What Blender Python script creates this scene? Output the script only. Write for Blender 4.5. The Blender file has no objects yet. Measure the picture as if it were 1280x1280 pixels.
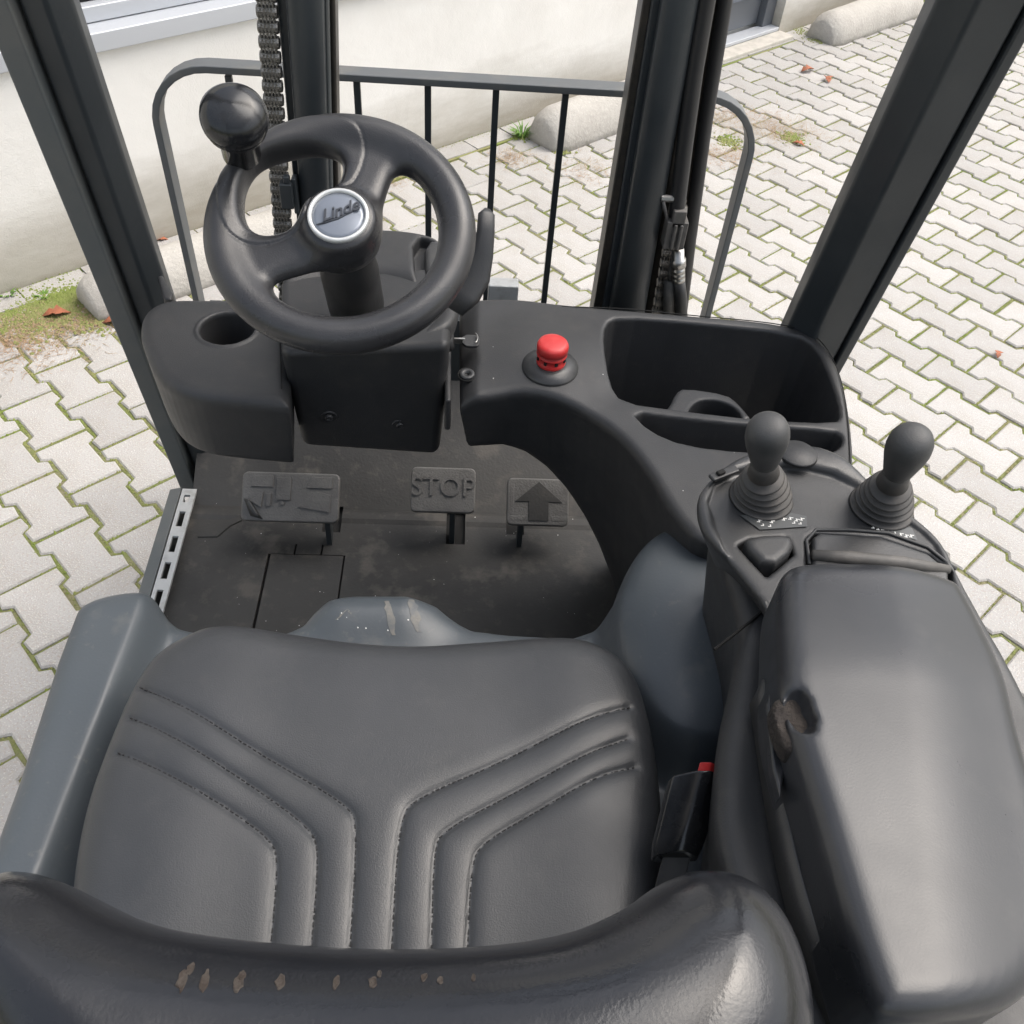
import bpy, math, random
import numpy as np
from mathutils import Matrix, Vector
random.seed(7); rng = np.random.default_rng(7)
R = math.radians
SC = bpy.context.scene

# ------------------------------------------------------------------ camera (X right, Y ahead, Z up; truck stands on z = 0)
FPX = 1126.0
_nv = np.array([541 - 640, 1695 - 640.]); _d = np.hypot(*_nv)
PITCH = math.atan(FPX / _d); YAW = R(5)
_hd = np.array([math.sin(YAW), math.cos(YAW), 0]); _rt = np.array([math.cos(YAW), -math.sin(YAW), 0]); _up = np.array([0, 0, 1.])
FW = _hd * math.cos(PITCH) - _up * math.sin(PITCH)
CU = _hd * math.sin(PITCH) + _up * math.cos(PITCH)
DN = _nv / _d; RR = np.array([DN[1], -DN[0]])
CAM = np.array([0, 0, 1.70])
cd = bpy.data.cameras.new('camera'); cam = bpy.data.objects.new('camera', cd); SC.collection.objects.link(cam)
cd.sensor_width = 36; cd.sensor_height = 36; cd.sensor_fit = 'HORIZONTAL'; cd.lens = FPX / 1280 * 36
cd.clip_start = 0.02; cd.clip_end = 500
ex = _rt * RR[0] - CU * DN[0]; ex = ex / np.linalg.norm(ex)
ey = -(_rt * RR[1] - CU * DN[1]); ey = ey / np.linalg.norm(ey)
ez = -FW
cam.matrix_world = Matrix(((ex[0], ey[0], ez[0], CAM[0]), (ex[1], ey[1], ez[1], CAM[1]), (ex[2], ey[2], ez[2], CAM[2]), (0, 0, 0, 1)))
SC.camera = cam

# ------------------------------------------------------------------ world, sun, exposure
w = bpy.data.worlds.new('World'); SC.world = w; w.use_nodes = True
nt = w.node_tree; nt.nodes.clear()
SUN_EL, SUN_AZ = R(60), R(72)          # azimuth clockwise from +Y
sky = nt.nodes.new('ShaderNodeTexSky'); sky.sky_type = 'NISHITA'; sky.sun_disc = False
sky.sun_elevation = SUN_EL; sky.sun_rotation = SUN_AZ; sky.air_density = 1.5; sky.dust_density = 6; sky.ozone_density = 1
hs = nt.nodes.new('ShaderNodeHueSaturation'); hs.inputs['Saturation'].default_value = 0.55
bgn = nt.nodes.new('ShaderNodeBackground'); bgn.inputs['Strength'].default_value = 0.13
wo = nt.nodes.new('ShaderNodeOutputWorld')
nt.links.new(sky.outputs[0], hs.inputs['Color']); nt.links.new(hs.outputs[0], bgn.inputs['Color']); nt.links.new(bgn.outputs[0], wo.inputs['Surface'])
sl = bpy.data.lights.new('sun', 'SUN'); sl.energy = .9; sl.angle = R(55); sl.color = (1, .975, .95)
so = bpy.data.objects.new('sun', sl); SC.collection.objects.link(so)
sd = Vector((math.sin(SUN_AZ) * math.cos(SUN_EL), math.cos(SUN_AZ) * math.cos(SUN_EL), math.sin(SUN_EL)))
so.rotation_euler = sd.to_track_quat('Z', 'Y').to_euler()
SC.view_settings.view_transform = 'Standard'; SC.view_settings.look = 'None'
SC.view_settings.exposure = 1.05; SC.view_settings.gamma = 1

# ------------------------------------------------------------------ finding places: a sight line met with a plane of the place
def ray(x, y):
    v = np.array([x - 640, y - 640.]); s = v @ RR; t = v @ DN
    D = FW * FPX + _rt * s - CU * t
    return D / np.linalg.norm(D)
def P(x, y, z=None, Y=None, X=None):
    D = ray(x, y)
    if z is not None: t = (z - CAM[2]) / D[2]
    elif Y is not None: t = (Y - CAM[1]) / D[1]
    else: t = (X - CAM[0]) / D[0]
    return CAM + D * t
def Ppl(x, y, o, n):
    D = ray(x, y); return CAM + D * (((np.array(o) - CAM) @ n) / (D @ n))
def proj(p):
    p = np.asarray(p, float) - CAM; z = p @ FW; s = p @ _rt / z * FPX; t = -(p @ CU) / z * FPX
    return np.array([640, 640]) + s * RR + t * DN
def PP(lst, z): return np.array([P(a, b, z=z)[:2] for a, b in lst])
def chaikin(p, n=2, closed=True):
    p = np.asarray(p, float)
    for _ in range(n):
        if closed:
            q = np.roll(p, -1, 0); r = np.empty((2 * len(p), p.shape[1])); r[0::2] = .75 * p + .25 * q; r[1::2] = .25 * p + .75 * q
        else:
            a, b = p[:-1], p[1:]; r = np.empty((2 * len(a), p.shape[1])); r[0::2] = .75 * a + .25 * b; r[1::2] = .25 * a + .75 * b
            r = np.vstack([p[:1], r, p[-1:]])
        p = r
    return p

# ------------------------------------------------------------------ linking
col = SC.collection
def link(o, parent=None):
    col.objects.link(o)
    if parent is not None:
        o.parent = parent
        if parent.type == 'EMPTY' and parent.parent is None:
            o.matrix_parent_inverse = Matrix.Translation(-parent.location)
    return o
def tag(o, label=None, cat=None, group=None, kind=None):
    for k, v in (('label', label), ('category', cat), ('group', group), ('kind', kind)):
        if v: o[k] = v
    return o
def empty(name, loc, label, cat, group=None):
    o = bpy.data.objects.new(name, None); o.location = loc; o.empty_display_size = .1; link(o)
    return tag(o, label, cat, group)
def mk(name, V, F, m, parent=None, smooth=False, bevel=0, seg=2, sharp=None):
    me = bpy.data.meshes.new(name); me.from_pydata([tuple(map(float, v)) for v in V], [], [tuple(map(int, f)) for f in F])
    if m: me.materials.append(m)
    if smooth: me.polygons.foreach_set('use_smooth', [True] * len(me.polygons))
    me.update(); o = bpy.data.objects.new(name, me); link(o, parent)
    if bevel:
        b = o.modifiers.new('b', 'BEVEL'); b.width = bevel; b.segments = seg; b.limit_method = 'ANGLE'; b.angle_limit = R(30)
        me.polygons.foreach_set('use_smooth', [True] * len(me.polygons))
        n = o.modifiers.new('n', 'WEIGHTED_NORMAL')
    return o
class MB:
    def __init__(s): s.V = []; s.F = []
    def add(s, V, F):
        n = len(s.V); s.V += [tuple(v) for v in V]; s.F += [tuple(i + n for i in f) for f in F]; return s
    def box(s, c, size, rot=None):
        c = np.array(c); h = np.array(size) / 2
        V = [np.array([x, y, z]) * h for x in (-1, 1) for y in (-1, 1) for z in (-1, 1)]
        if rot is not None: V = [rot @ v for v in V]
        return s.add([v + c for v in V], [(0, 1, 3, 2), (4, 6, 7, 5), (0, 4, 5, 1), (2, 3, 7, 6), (0, 2, 6, 4), (1, 5, 7, 3)])
    def prism(s, top, bot):
        n = len(top); V = list(top) + list(bot)
        return s.add(V, [tuple(range(n)), tuple(range(2 * n - 1, n - 1, -1))] + [(i, i + n, (i + 1) % n + n, (i + 1) % n) for i in range(n)])
    def ringsweep(s, rings, cap=True):
        n = len(rings[0]); V = [v for r in rings for v in r]; F = []
        for k in range(len(rings) - 1):
            for i in range(n):
                j = (i + 1) % n; F.append((k * n + i, k * n + j, (k + 1) * n + j, (k + 1) * n + i))
        if cap: F.append(tuple(range(n - 1, -1, -1))); F.append(tuple((len(rings) - 1) * n + i for i in range(n)))
        return s.add(V, F)
    def tube(s, path, r, n=12):
        path = [np.array(p, float) for p in path]; rr = r if hasattr(r, '__len__') else [r] * len(path)
        prof = [(math.cos(2 * math.pi * i / n), math.sin(2 * math.pi * i / n)) for i in range(n)]
        return s.sweep(path, [[(a * q, b * q) for a, b in prof] for q in rr])
    def sweep(s, path, profs, upv=(0.01, 0, 1)):
        path = [np.array(p, float) for p in path]
        if not hasattr(profs[0][0], '__len__'): profs = [profs] * len(path)
        rings = []
        for k, p in enumerate(path):
            a = path[max(k - 1, 0)]; b = path[min(k + 1, len(path) - 1)]; t = (b - a) / np.linalg.norm(b - a)
            u = np.array(upv, float)
            if abs(t @ u) > .95 * np.linalg.norm(u): u = np.array([0, 1., 0])
            x = np.cross(t, u); x /= np.linalg.norm(x); y = np.cross(x, t)
            rings.append([p + x * q[0] + y * q[1] for q in profs[k]])
        return s.ringsweep(rings)
    def lathe(s, prof, o, ax=(0, 0, 1), n=32):
        ax = np.array(ax, float); ax /= np.linalg.norm(ax); u = np.cross(ax, [0, 1, 0.1]); u /= np.linalg.norm(u); v = np.cross(ax, u); o = np.array(o)
        rings = [[o + ax * z + (u * math.cos(2 * math.pi * i / n) + v * math.sin(2 * math.pi * i / n)) * max(r, 1e-5) for i in range(n)] for r, z in prof]
        return s.ringsweep(rings)
    def build(s, name, m, parent=None, smooth=False, bevel=0, seg=2): return mk(name, s.V, s.F, m, parent, smooth, bevel, seg)

# ------------------------------------------------------------------ moulded shapes: distance fields turned into meshes
def sdpoly(X, Y, poly):
    d = np.full(np.broadcast(X, Y).shape, 1e9, np.float32); ins = np.zeros(d.shape, bool); n = len(poly)
    for i in range(n):
        ax, ay = poly[i]; bx, by = poly[(i + 1) % n]; ex, ey = bx - ax, by - ay; wx, wy = X - ax, Y - ay
        t = np.clip((wx * ex + wy * ey) / (ex * ex + ey * ey + 1e-12), 0, 1)
        d = np.minimum(d, (wx - ex * t) ** 2 + (wy - ey * t) ** 2)
        if ay != by: ins ^= ((ay > Y) != (by > Y)) & (X < ex * (Y - ay) / ey + ax)
    return np.where(ins, -np.sqrt(d), np.sqrt(d)).astype(np.float32)
def sdline(X, Y, pts):
    d = np.full(np.broadcast(X, Y).shape, 1e9, np.float32)
    for (ax, ay), (bx, by) in zip(pts[:-1], pts[1:]):
        ex, ey = bx - ax, by - ay; wx, wy = X - ax, Y - ay; t = np.clip((wx * ex + wy * ey) / (ex * ex + ey * ey + 1e-12), 0, 1)
        d = np.minimum(d, (wx - ex * t) ** 2 + (wy - ey * t) ** 2)
    return np.sqrt(d)
def smax(a, b, k): h = np.maximum(k - np.abs(a - b), 0); return np.maximum(a, b) + h * h / (4 * k)
def smin(a, b, k): return -smax(-a, -b, k)
def sst(e0, e1, x): t = np.clip((x - e0) / (e1 - e0), 0, 1); return t * t * (3 - 2 * t)
def nets(F, o, h):
    F = F.astype(np.float32)
    for ax in range(3):
        for e in (0, -1):
            sl_ = [slice(None)] * 3; sl_[ax] = e; F[tuple(sl_)] = np.maximum(F[tuple(sl_)], .3 * h)
    I = F < 0; nx, ny, nz = F.shape
    c = [(i, j, k) for i in (0, 1) for j in (0, 1) for k in (0, 1)]
    cnt = np.zeros((nx - 1, ny - 1, nz - 1), np.int8)
    for i, j, k in c: cnt += I[i:nx - 1 + i, j:ny - 1 + j, k:nz - 1 + k]
    act = (cnt > 0) & (cnt < 8); A = np.argwhere(act)
    idx = np.full(act.shape, -1, np.int32); idx[act] = np.arange(len(A))
    f = [F[A[:, 0] + i, A[:, 1] + j, A[:, 2] + k] for i, j, k in c]
    S = np.zeros((len(A), 3)); N = np.zeros(len(A))
    for a in range(8):
        for b in range(a + 1, 8):
            if sum(abs(c[a][q] - c[b][q]) for q in range(3)) != 1: continue
            m = (f[a] < 0) != (f[b] < 0); t = np.where(m, f[a] / np.where(m, f[a] - f[b], 1), 0)
            S += m[:, None] * (np.array(c[a]) + t[:, None] * (np.array(c[b]) - np.array(c[a]))); N += m
    V = (A + S / N[:, None]) * h + np.array(o)
    Q = []
    for ax in range(3):
        s0 = [slice(1, -1)] * 3; s1 = [slice(1, -1)] * 3; s0[ax] = slice(0, -1); s1[ax] = slice(1, None)
        a = I[tuple(s0)]; b = I[tuple(s1)]; E = np.argwhere(a != b); fl = a[tuple(E.T)]
        for q in range(3):
            if q != ax: E[:, q] += 1
        u, v = [q for q in range(3) if q != ax]; du = np.eye(3, dtype=int)[u]; dv = np.eye(3, dtype=int)[v]
        g = [idx[tuple((E - x).T)] for x in (du + dv, dv, 0 * du, du)]
        q4 = np.stack(g, 1); flip = fl if ax != 1 else ~fl
        q4[~flip] = q4[~flip][:, ::-1]; Q.append(q4)
    return V, np.vstack(Q)
def fobj(name, fn, lo, hi, h, m, parent=None):
    ax = [np.arange(lo[i] - 2 * h, hi[i] + 3 * h, h, dtype=np.float32) for i in range(3)]
    F = fn(ax[0][:, None, None], ax[1][None, :, None], ax[2][None, None, :])
    F = np.broadcast_to(F, tuple(len(a) for a in ax)).copy()
    V, Q = nets(F, [a[0] for a in ax], h)
    me = bpy.data.meshes.new(name); me.vertices.add(len(V)); me.vertices.foreach_set('co', V.astype(np.float32).ravel())
    me.loops.add(Q.size); me.loops.foreach_set('vertex_index', Q.astype(np.int32).ravel())
    me.polygons.add(len(Q)); me.polygons.foreach_set('loop_start', np.arange(0, Q.size, 4, dtype=np.int32))
    me.polygons.foreach_set('use_smooth', np.ones(len(Q), bool)); me.materials.append(m); me.update(calc_edges=True); me.validate()
    return link(bpy.data.objects.new(name, me), parent)
def cyl(X, Y, Z, a, b, r):
    a = np.array(a, float); b = np.array(b, float); e = b - a; L = np.linalg.norm(e); e = e / L
    wx, wy, wz = X - a[0], Y - a[1], Z - a[2]; t = wx * e[0] + wy * e[1] + wz * e[2]
    rad = np.sqrt(np.maximum(wx ** 2 + wy ** 2 + wz ** 2 - t ** 2, 0)); return np.maximum(rad - r, np.abs(t - L / 2) - L / 2)

# ------------------------------------------------------------------ materials
def mat(name, color, rough=.5, metal=0., bump=None, var=None, spec=.5, coat=0, rvar=0, rnd=0):
    """bump: list of (kind, scale, strength, distance); var: (scale, other colour, amount, sharp low, sharp high)"""
    m = bpy.data.materials.new(name); m.use_nodes = True; t = m.node_tree; b = t.nodes['Principled BSDF']
    b.inputs['Roughness'].default_value = rough; b.inputs['Metallic'].default_value = metal; b.inputs['Specular IOR Level'].default_value = spec
    b.inputs['Coat Weight'].default_value = coat
    tc = t.nodes.new('ShaderNodeTexCoord'); cur = None
    rgb = t.nodes.new('ShaderNodeRGB'); rgb.outputs[0].default_value = (*color, 1); cur = rgb.outputs[0]
    for v in (var or []):
        n = t.nodes.new('ShaderNodeTexNoise'); n.inputs['Scale'].default_value = v[0]; n.inputs['Detail'].default_value = 6; n.inputs['Roughness'].default_value = .62
        mp = t.nodes.new('ShaderNodeMapRange'); mp.inputs[1].default_value = v[3]; mp.inputs[2].default_value = v[4]; mp.inputs[4].default_value = v[2]
        mx = t.nodes.new('ShaderNodeMix'); mx.data_type = 'RGBA'; mx.inputs[7].default_value = (*v[1], 1)
        t.links.new(tc.outputs['Object'], n.inputs['Vector']); t.links.new(n.outputs['Fac'], mp.inputs[0]); t.links.new(mp.outputs[0], mx.inputs[0]); t.links.new(cur, mx.inputs[6]); cur = mx.outputs[2]
    if rnd:
        oi = t.nodes.new('ShaderNodeObjectInfo'); mp = t.nodes.new('ShaderNodeMapRange'); mp.inputs[3].default_value = 1 - rnd; mp.inputs[4].default_value = 1 + rnd
        hv = t.nodes.new('ShaderNodeHueSaturation'); t.links.new(oi.outputs['Random'], mp.inputs[0]); t.links.new(mp.outputs[0], hv.inputs['Value']); t.links.new(cur, hv.inputs['Color']); cur = hv.outputs[0]
    t.links.new(cur, b.inputs['Base Color'])
    if rvar:
        n = t.nodes.new('ShaderNodeTexNoise'); n.inputs['Scale'].default_value = 14; n.inputs['Detail'].default_value = 5
        mp = t.nodes.new('ShaderNodeMapRange'); mp.inputs[1].default_value = .35; mp.inputs[2].default_value = .65; mp.inputs[3].default_value = rough - rvar; mp.inputs[4].default_value = rough + rvar
        t.links.new(tc.outputs['Object'], n.inputs['Vector']); t.links.new(n.outputs['Fac'], mp.inputs[0]); t.links.new(mp.outputs[0], b.inputs['Roughness'])
    prev = None
    for k in (bump or []):
        if k[0] == 'noise':
            n = t.nodes.new('ShaderNodeTexNoise'); n.inputs['Detail'].default_value = 4; out = n.outputs['Fac']
        else:
            n = t.nodes.new('ShaderNodeTexVoronoi'); out = n.outputs['Distance']
        n.inputs['Scale'].default_value = k[1]; t.links.new(tc.outputs['Object'], n.inputs['Vector'])
        bp = t.nodes.new('ShaderNodeBump'); bp.inputs['Strength'].default_value = k[2]; bp.inputs['Distance'].default_value = k[3]
        t.links.new(out, bp.inputs['Height'])
        if prev: t.links.new(prev, bp.inputs['Normal'])
        prev = bp.outputs[0]
    if prev: t.links.new(prev, b.inputs['Normal'])
    return m
DUST = (.10, .088, .072)
M = dict(
    plastic=mat('black_plastic', (.021, .022, .024), .50, bump=[('noise', 700, .22, .0012)], var=[(5, (.032, .032, .033), .8, .4, .7), (60, DUST, .16, .55, .8), (11, DUST, .10, .52, .75)], rvar=.08),
    plastic_worn=mat('worn_plastic', (.026, .027, .029), .42, bump=[('noise', 700, .2, .001)], var=[(9, (.05, .05, .05), .7, .4, .7), (40, DUST, .2, .55, .8)], rvar=.1),
    soft=mat('soft_grip', (.024, .024, .026), .31, bump=[('noise', 750, .35, .0007)], var=[(12, (.045, .045, .047), .6, .4, .65)], rvar=.1),
    knob=mat('gloss_knob', (.010, .011, .013), .18, var=[(40, (.03, .03, .03), .5, .4, .7)], rvar=.06),
    leverk=mat('rubber_knob', (.042, .043, .044), .55, bump=[('noise', 900, .2, .001)], var=[(40, (.07, .07, .07), .6, .5, .7)]),
    bellow=mat('rubber_bellows', (.050, .048, .046), .62, var=[(60, (.09, .08, .07), .6, .45, .7)]),
    seat=mat('seat_leather', (.030, .032, .035), .41, bump=[('noise', 800, .28, .0008), ('noise', 45, .12, .0012)], var=[(6, (.042, .044, .048), .7, .4, .65), (30, (.065, .064, .062), .25, .55, .75)], rvar=.05),
    seatside=mat('seat_side_fabric', (.050, .048, .045), .7, bump=[('noise', 900, .3, .001)]),
    back=mat('backrest_leather', (.013, .014, .017), .22, bump=[('noise', 500, .12, .001), ('noise', 25, .12, .002)], var=[(8, (.028, .028, .029), .5, .45, .7)], rvar=.08),
    arm=mat('armrest_leather', (.024, .0255, .029), .33, bump=[('noise', 700, .10, .0006), ('noise', 30, .04, .001)], var=[(7, (.036, .037, .040), .5, .4, .65), (35, (.07, .068, .064), .2, .58, .75)], rvar=.06),
    foam=mat('torn_foam', (.030, .024, .020), .9, bump=[('noise', 200, .8, .004)], var=[(90, (.02, .016, .014), .8, .45, .6)]),
    wear=mat('bare_paint', (.15, .145, .13), .6, var=[(60, (.08, .09, .10), .8, .42, .62)]),
    foam2=mat('bare_foam', (.058, .048, .040), .9, bump=[('noise', 400, .8, .002)], var=[(150, (.03, .02, .015), .8, .42, .6)]),
    paint=mat('grey_blue_paint', (.058, .068, .077), .40, bump=[('noise', 350, .12, .001)], var=[(4, (.070, .080, .090), .6, .4, .65), (22, (.17, .165, .15), .30, .58, .75), (90, (.13, .13, .12), .3, .62, .7)], rvar=.08),
    frame=mat('dark_grey_paint', (.024, .029, .033), .42, bump=[('noise', 260, .10, .001)], var=[(5, (.042, .048, .052), .6, .4, .65), (40, DUST, .12, .6, .8)], rvar=.07),
    framelight=mat('light_grey_paint', (.085, .095, .098), .45, bump=[('noise', 260, .10, .001)], var=[(12, (.12, .12, .115), .6, .4, .65)]),
    rest=mat('backrest_paint', (.095, .103, .108), .5, bump=[('noise', 200, .15, .001)], var=[(15, (.16, .15, .13), .5, .5, .7)]),
    rail=mat('greased_rail', (.030, .028, .025), .4, metal=.3, var=[(60, (.06, .05, .04), .7, .4, .7)]),
    steel=mat('steel', (.45, .44, .42), .32, metal=1, bump=[('noise', 400, .3, .001)]),
    chain=mat('chain_steel', (.20, .19, .175), .3, metal=.7, bump=[('noise', 500, .6, .002)], var=[(150, (.25, .24, .22), .7, .5, .65)]),
    hose=mat('rubber_hose', (.022, .022, .023), .45, bump=[('noise', 700, .2, .001)]),
    clamp=mat('hose_clamp', (.075, .072, .068), .6, var=[(80, (.14, .13, .12), .6, .45, .7)]),
    red=mat('red_button', (.50, .025, .025), .42, bump=[('noise', 500, .1, .001)], var=[(70, (.62, .10, .09), .4, .5, .7)]),
    ring=mat('silver_ring', (.62, .63, .62), .35, metal=.35, var=[(120, (.45, .45, .44), .4, .5, .7)]),
    badge=mat('badge_face', (.19, .21, .245), .25, metal=.3, rvar=.05),
    letter=mat('badge_letters', (.06, .065, .075), .3, metal=.5),
    white=mat('white_print', (.62, .62, .60), .6),
    label=mat('label_film', (.060, .064, .066), .4),
    step=mat('step_plate', (.42, .43, .43), .5, metal=.2, bump=[('noise', 200, .3, .001)], var=[(50, (.28, .28, .27), .6, .5, .65)]),
    dark=mat('dark_void', (.006, .006, .006), .9),
    pedal=mat('pedal_rubber', (.115, .112, .107), .5, bump=[('noise', 300, .5, .002)], var=[(14, (.055, .052, .05), .7, .42, .68), (60, (.13, .13, .13), .5, .62, .75)]),
    thread=mat('thread', (.014, .014, .015), .8),
    tyre=mat('tyre', (.02, .02, .02), .8, bump=[('noise', 200, .3, .002)]),
    redpaint=mat('chassis_paint', (.045, .05, .053), .45),
    leaf=mat('dry_leaf', (.36, .12, .06), .7, var=[(60, (.22, .09, .05), .8, .4, .7)]),
    straw=mat('dry_litter', (.34, .27, .17), .85, var=[(3, (.36, .22, .13), .8, .4, .6)]),
    moss=mat('moss', (.17, .22, .045), .9, var=[(3, (.24, .21, .11), .9, .38, .62), (40, (.12, .17, .025), .8, .45, .7)]),
    grass=mat('grass', (.10, .22, .03), .6, var=[(30, (.17, .26, .06), .7, .4, .7)]),
    paver=mat('paver_concrete', (.385, .377, .366), .9, bump=[('noise', 250, .6, .003), ('noise', 40, .3, .004)],
              var=[(1.1, (.35, .34, .325), .8, .4, .65), (9, (.33, .31, .28), .6, .48, .7), (170, (.34, .29, .26), .6, .53, .62), (130, (.46, .44, .34), .3, .58, .64), (260, (.62, .60, .58), .6, .57, .64)], rnd=.09),
    stop=mat('rough_concrete', (.43, .41, .375), .9, bump=[('noise', 60, .5, .008), ('noise', 300, .5, .003)], var=[(5, (.33, .31, .28), .8, .4, .65), (120, (.55, .53, .5), .6, .55, .7)]),
    alu=mat('grey_aluminium', (.12, .13, .145), .4, metal=.2, bump=[('noise', 100, .05, .001)]),
    sill=mat('window_sill', (.50, .52, .55), .4, metal=.2),
    pale=mat('pale_panel', (.50, .505, .53), .35, var=[(4, (.56, .56, .56), .6, .4, .6)]),
    stone=mat('threshold_stone', (.50, .47, .42), .85, bump=[('noise', 120, .4, .003)], var=[(20, (.35, .33, .29), .7, .45, .7)]),
    ghost=mat('soil_bed', (.15, .18, .05), .95, bump=[('noise', 150, 1, .006)], var=[(4, (.20, .18, .11), .9, .38, .6), (60, (.10, .10, .06), .6, .5, .7)]),
)
# wall render: stained and speckled towards its foot
def wallmat():
    m = mat('wall_render', (.80, .785, .75), .9, bump=[('noise', 30, .3, .004), ('noise', 240, .4, .002)], var=[(2.2, (.68, .66, .62), .6, .4, .65)])
    t = m.node_tree; b = t.nodes['Principled BSDF']; src = b.inputs['Base Color'].links[0].from_socket
    g = t.nodes.new('ShaderNodeNewGeometry'); sp = t.nodes.new('ShaderNodeSeparateXYZ'); t.links.new(g.outputs['Position'], sp.inputs[0])
    n = t.nodes.new('ShaderNodeTexNoise'); n.inputs['Scale'].default_value = 9; n.inputs['Detail'].default_value = 8; n.inputs['Roughness'].default_value = .7
    ad = t.nodes.new('ShaderNodeMath'); ad.operation = 'MULTIPLY_ADD'; ad.inputs[1].default_value = -.55; t.links.new(n.outputs['Fac'], ad.inputs[0]); t.links.new(sp.outputs['Z'], ad.inputs[2])
    mp = t.nodes.new('ShaderNodeMapRange'); mp.inputs[1].default_value = -.26; mp.inputs[2].default_value = .03; mp.inputs[3].default_value = .85; mp.inputs[4].default_value = 0
    t.links.new(ad.outputs[0], mp.inputs[0]); mx = t.nodes.new('ShaderNodeMix'); mx.data_type = 'RGBA'; mx.inputs[7].default_value = (.30, .27, .21, 1)
    t.links.new(mp.outputs[0], mx.inputs[0]); t.links.new(src, mx.inputs[6]); t.links.new(mx.outputs[2], b.inputs['Base Color']); return m
M['wall'] = wallmat()
# rubber mat with dried mud in blotches and scuffs
def matmat():
    m = mat('floor_rubber', (.0135, .0135, .013), .58, bump=[('noise', 220, .4, .001)], var=[(4, (.036, .035, .033), .9, .38, .62), (11, (.080, .072, .062), .7, .555, .66), (45, (.07, .062, .053), .45, .56, .7)])
    return m
M['mat'] = matmat()

# ================================================================== SETTING
WA = R(41.3); wd = np.array([math.cos(WA), math.sin(WA), 0]); wn = np.array([math.sin(WA), -math.cos(WA), 0])   # along the wall, out of the wall
W0 = np.array([-1.44, 2.46, 0.])
def WP(s, out, z): return W0 + wd * s + wn * out + np.array([0, 0, z])
def onwall(px, py, out=0.):
    D = ray(px, py); t = ((W0 + wn * out - CAM) @ wn) / (D @ wn); p = CAM + D * t - W0; return p @ wd, p[2]
def wbox(b, s0, s1, o0, o1, z0, z1):
    top = [WP(s0, o0, z1), WP(s0, o1, z1), WP(s1, o1, z1), WP(s1, o0, z1)]; bot = [p - np.array([0, 0, z1 - z0]) for p in top]
    return b.prism(top[::-1], bot[::-1])

# ground bed under the pavers (the joints show it), out to the horizon
g = MB().add([(-120, -120, -.03), (120, -120, -.03), (120, 120, -.03), (-120, 120, -.03)], [(0, 1, 2, 3)]).build('ground', M['ghost']); tag(g, kind='structure')
bed = MB().add([(-9, -7, .002), (12, -7, .002), (12, 14, .002), (-9, 14, .002)], [(0, 1, 2, 3)]).build('pavement', M['ghost']); tag(bed, 'pale concrete pavement of wave-edged pavers with mossy joints', kind='structure')
# pavers
LA = R(-48.35); LL = .2045; LP = .1315
u2 = np.array([math.cos(LA), math.sin(LA)]); v2 = np.array([-math.sin(LA), math.cos(LA)]); O2 = np.array([1.3234, 2.2848])
GAP = .0042
prof = [(0, -.055), (.225, -.085), (.285, .085), (.715, .085), (.775, -.085), (1, -.055)]
def paver_poly(inset):
    Lf = [((t - .5) * LL, -LP / 2 + LP * b) for t, b in prof]
    pts = Lf + [(x, -y) for x, y in Lf[::-1]]
    out = []
    n = len(pts)
    for i in range(n):
        a = np.array(pts[i - 1]); b = np.array(pts[i]); c = np.array(pts[(i + 1) % n])
        e1 = (b - a) / np.linalg.norm(b - a); e2 = (c - b) / np.linalg.norm(c - b)
        n1 = np.array([-e1[1], e1[0]]); n2 = np.array([-e2[1], e2[0]]); nn = n1 + n2; nn /= max(nn @ n1, .4)
        out.append(b + nn * inset / 1.0)
    return np.array(out)
def orient(p): return p
_a = paver_poly(0); area = .5 * sum(_a[i - 1][0] * _a[i][1] - _a[i][0] * _a[i - 1][1] for i in range(len(_a)))
sg = 1 if area > 0 else -1
pA = paver_poly(sg * (GAP + .004)); pB = paver_poly(sg * GAP); N12 = len(pA)
pvV = [(x, y, 0) for x, y in pA] + [(x, y, -.004) for x, y in pB] + [(x, y, -.016) for x, y in pB]
pvF = [tuple(range(N12)) if sg > 0 else tuple(range(N12 - 1, -1, -1))]
for k in (0, 1):
    for i in range(N12):
        j = (i + 1) % N12; q = (k * N12 + i, (k + 1) * N12 + i, (k + 1) * N12 + j, k * N12 + j); pvF.append(q if sg > 0 else q[::-1])
pme = bpy.data.meshes.new('paver'); pme.from_pydata(pvV, [], pvF); pme.materials.append(M['paver']); pme.update()
# parts of the picture where the truck hides the ground
hide = np.array([(215, 760), (235, 600), (176, 440), (190, 380), (560, 370), (745, 378), (990, 400), (1055, 430), (1070, 560), (1200, 690), (1290, 900), (1300, 1300), (-60, 1300), (-20, 1090), (100, 770)], float)
rows = []
for i2 in range(-60, 80):
    for j in range(-75, 75):
        i = i2 + (.5 if j % 2 else 0) + .5
        c = O2 + u2 * LL * i + v2 * LP * j
        if not (-8.5 < c[0] < 11.5 and -6.5 < c[1] < 13.5): continue
        rel = np.array([c[0], c[1], 0]) - W0
        if rel @ wn < .06: continue
        q = proj((c[0], c[1], 0)); z = (np.array([c[0], c[1], 0]) - CAM) @ FW
        vis = z > .1 and -40 < q[0] < 1320 and -40 < q[1] < 1320 and sdpoly(np.array([q[0]]), np.array([q[1]]), hide)[0] > -20
        rows.append((not vis, z, c))
rows.sort(key=lambda r: (r[0], r[1]))
Rz = Matrix.Rotation(LA, 4, 'Z'); bulkV = []; bulkF = []
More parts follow.
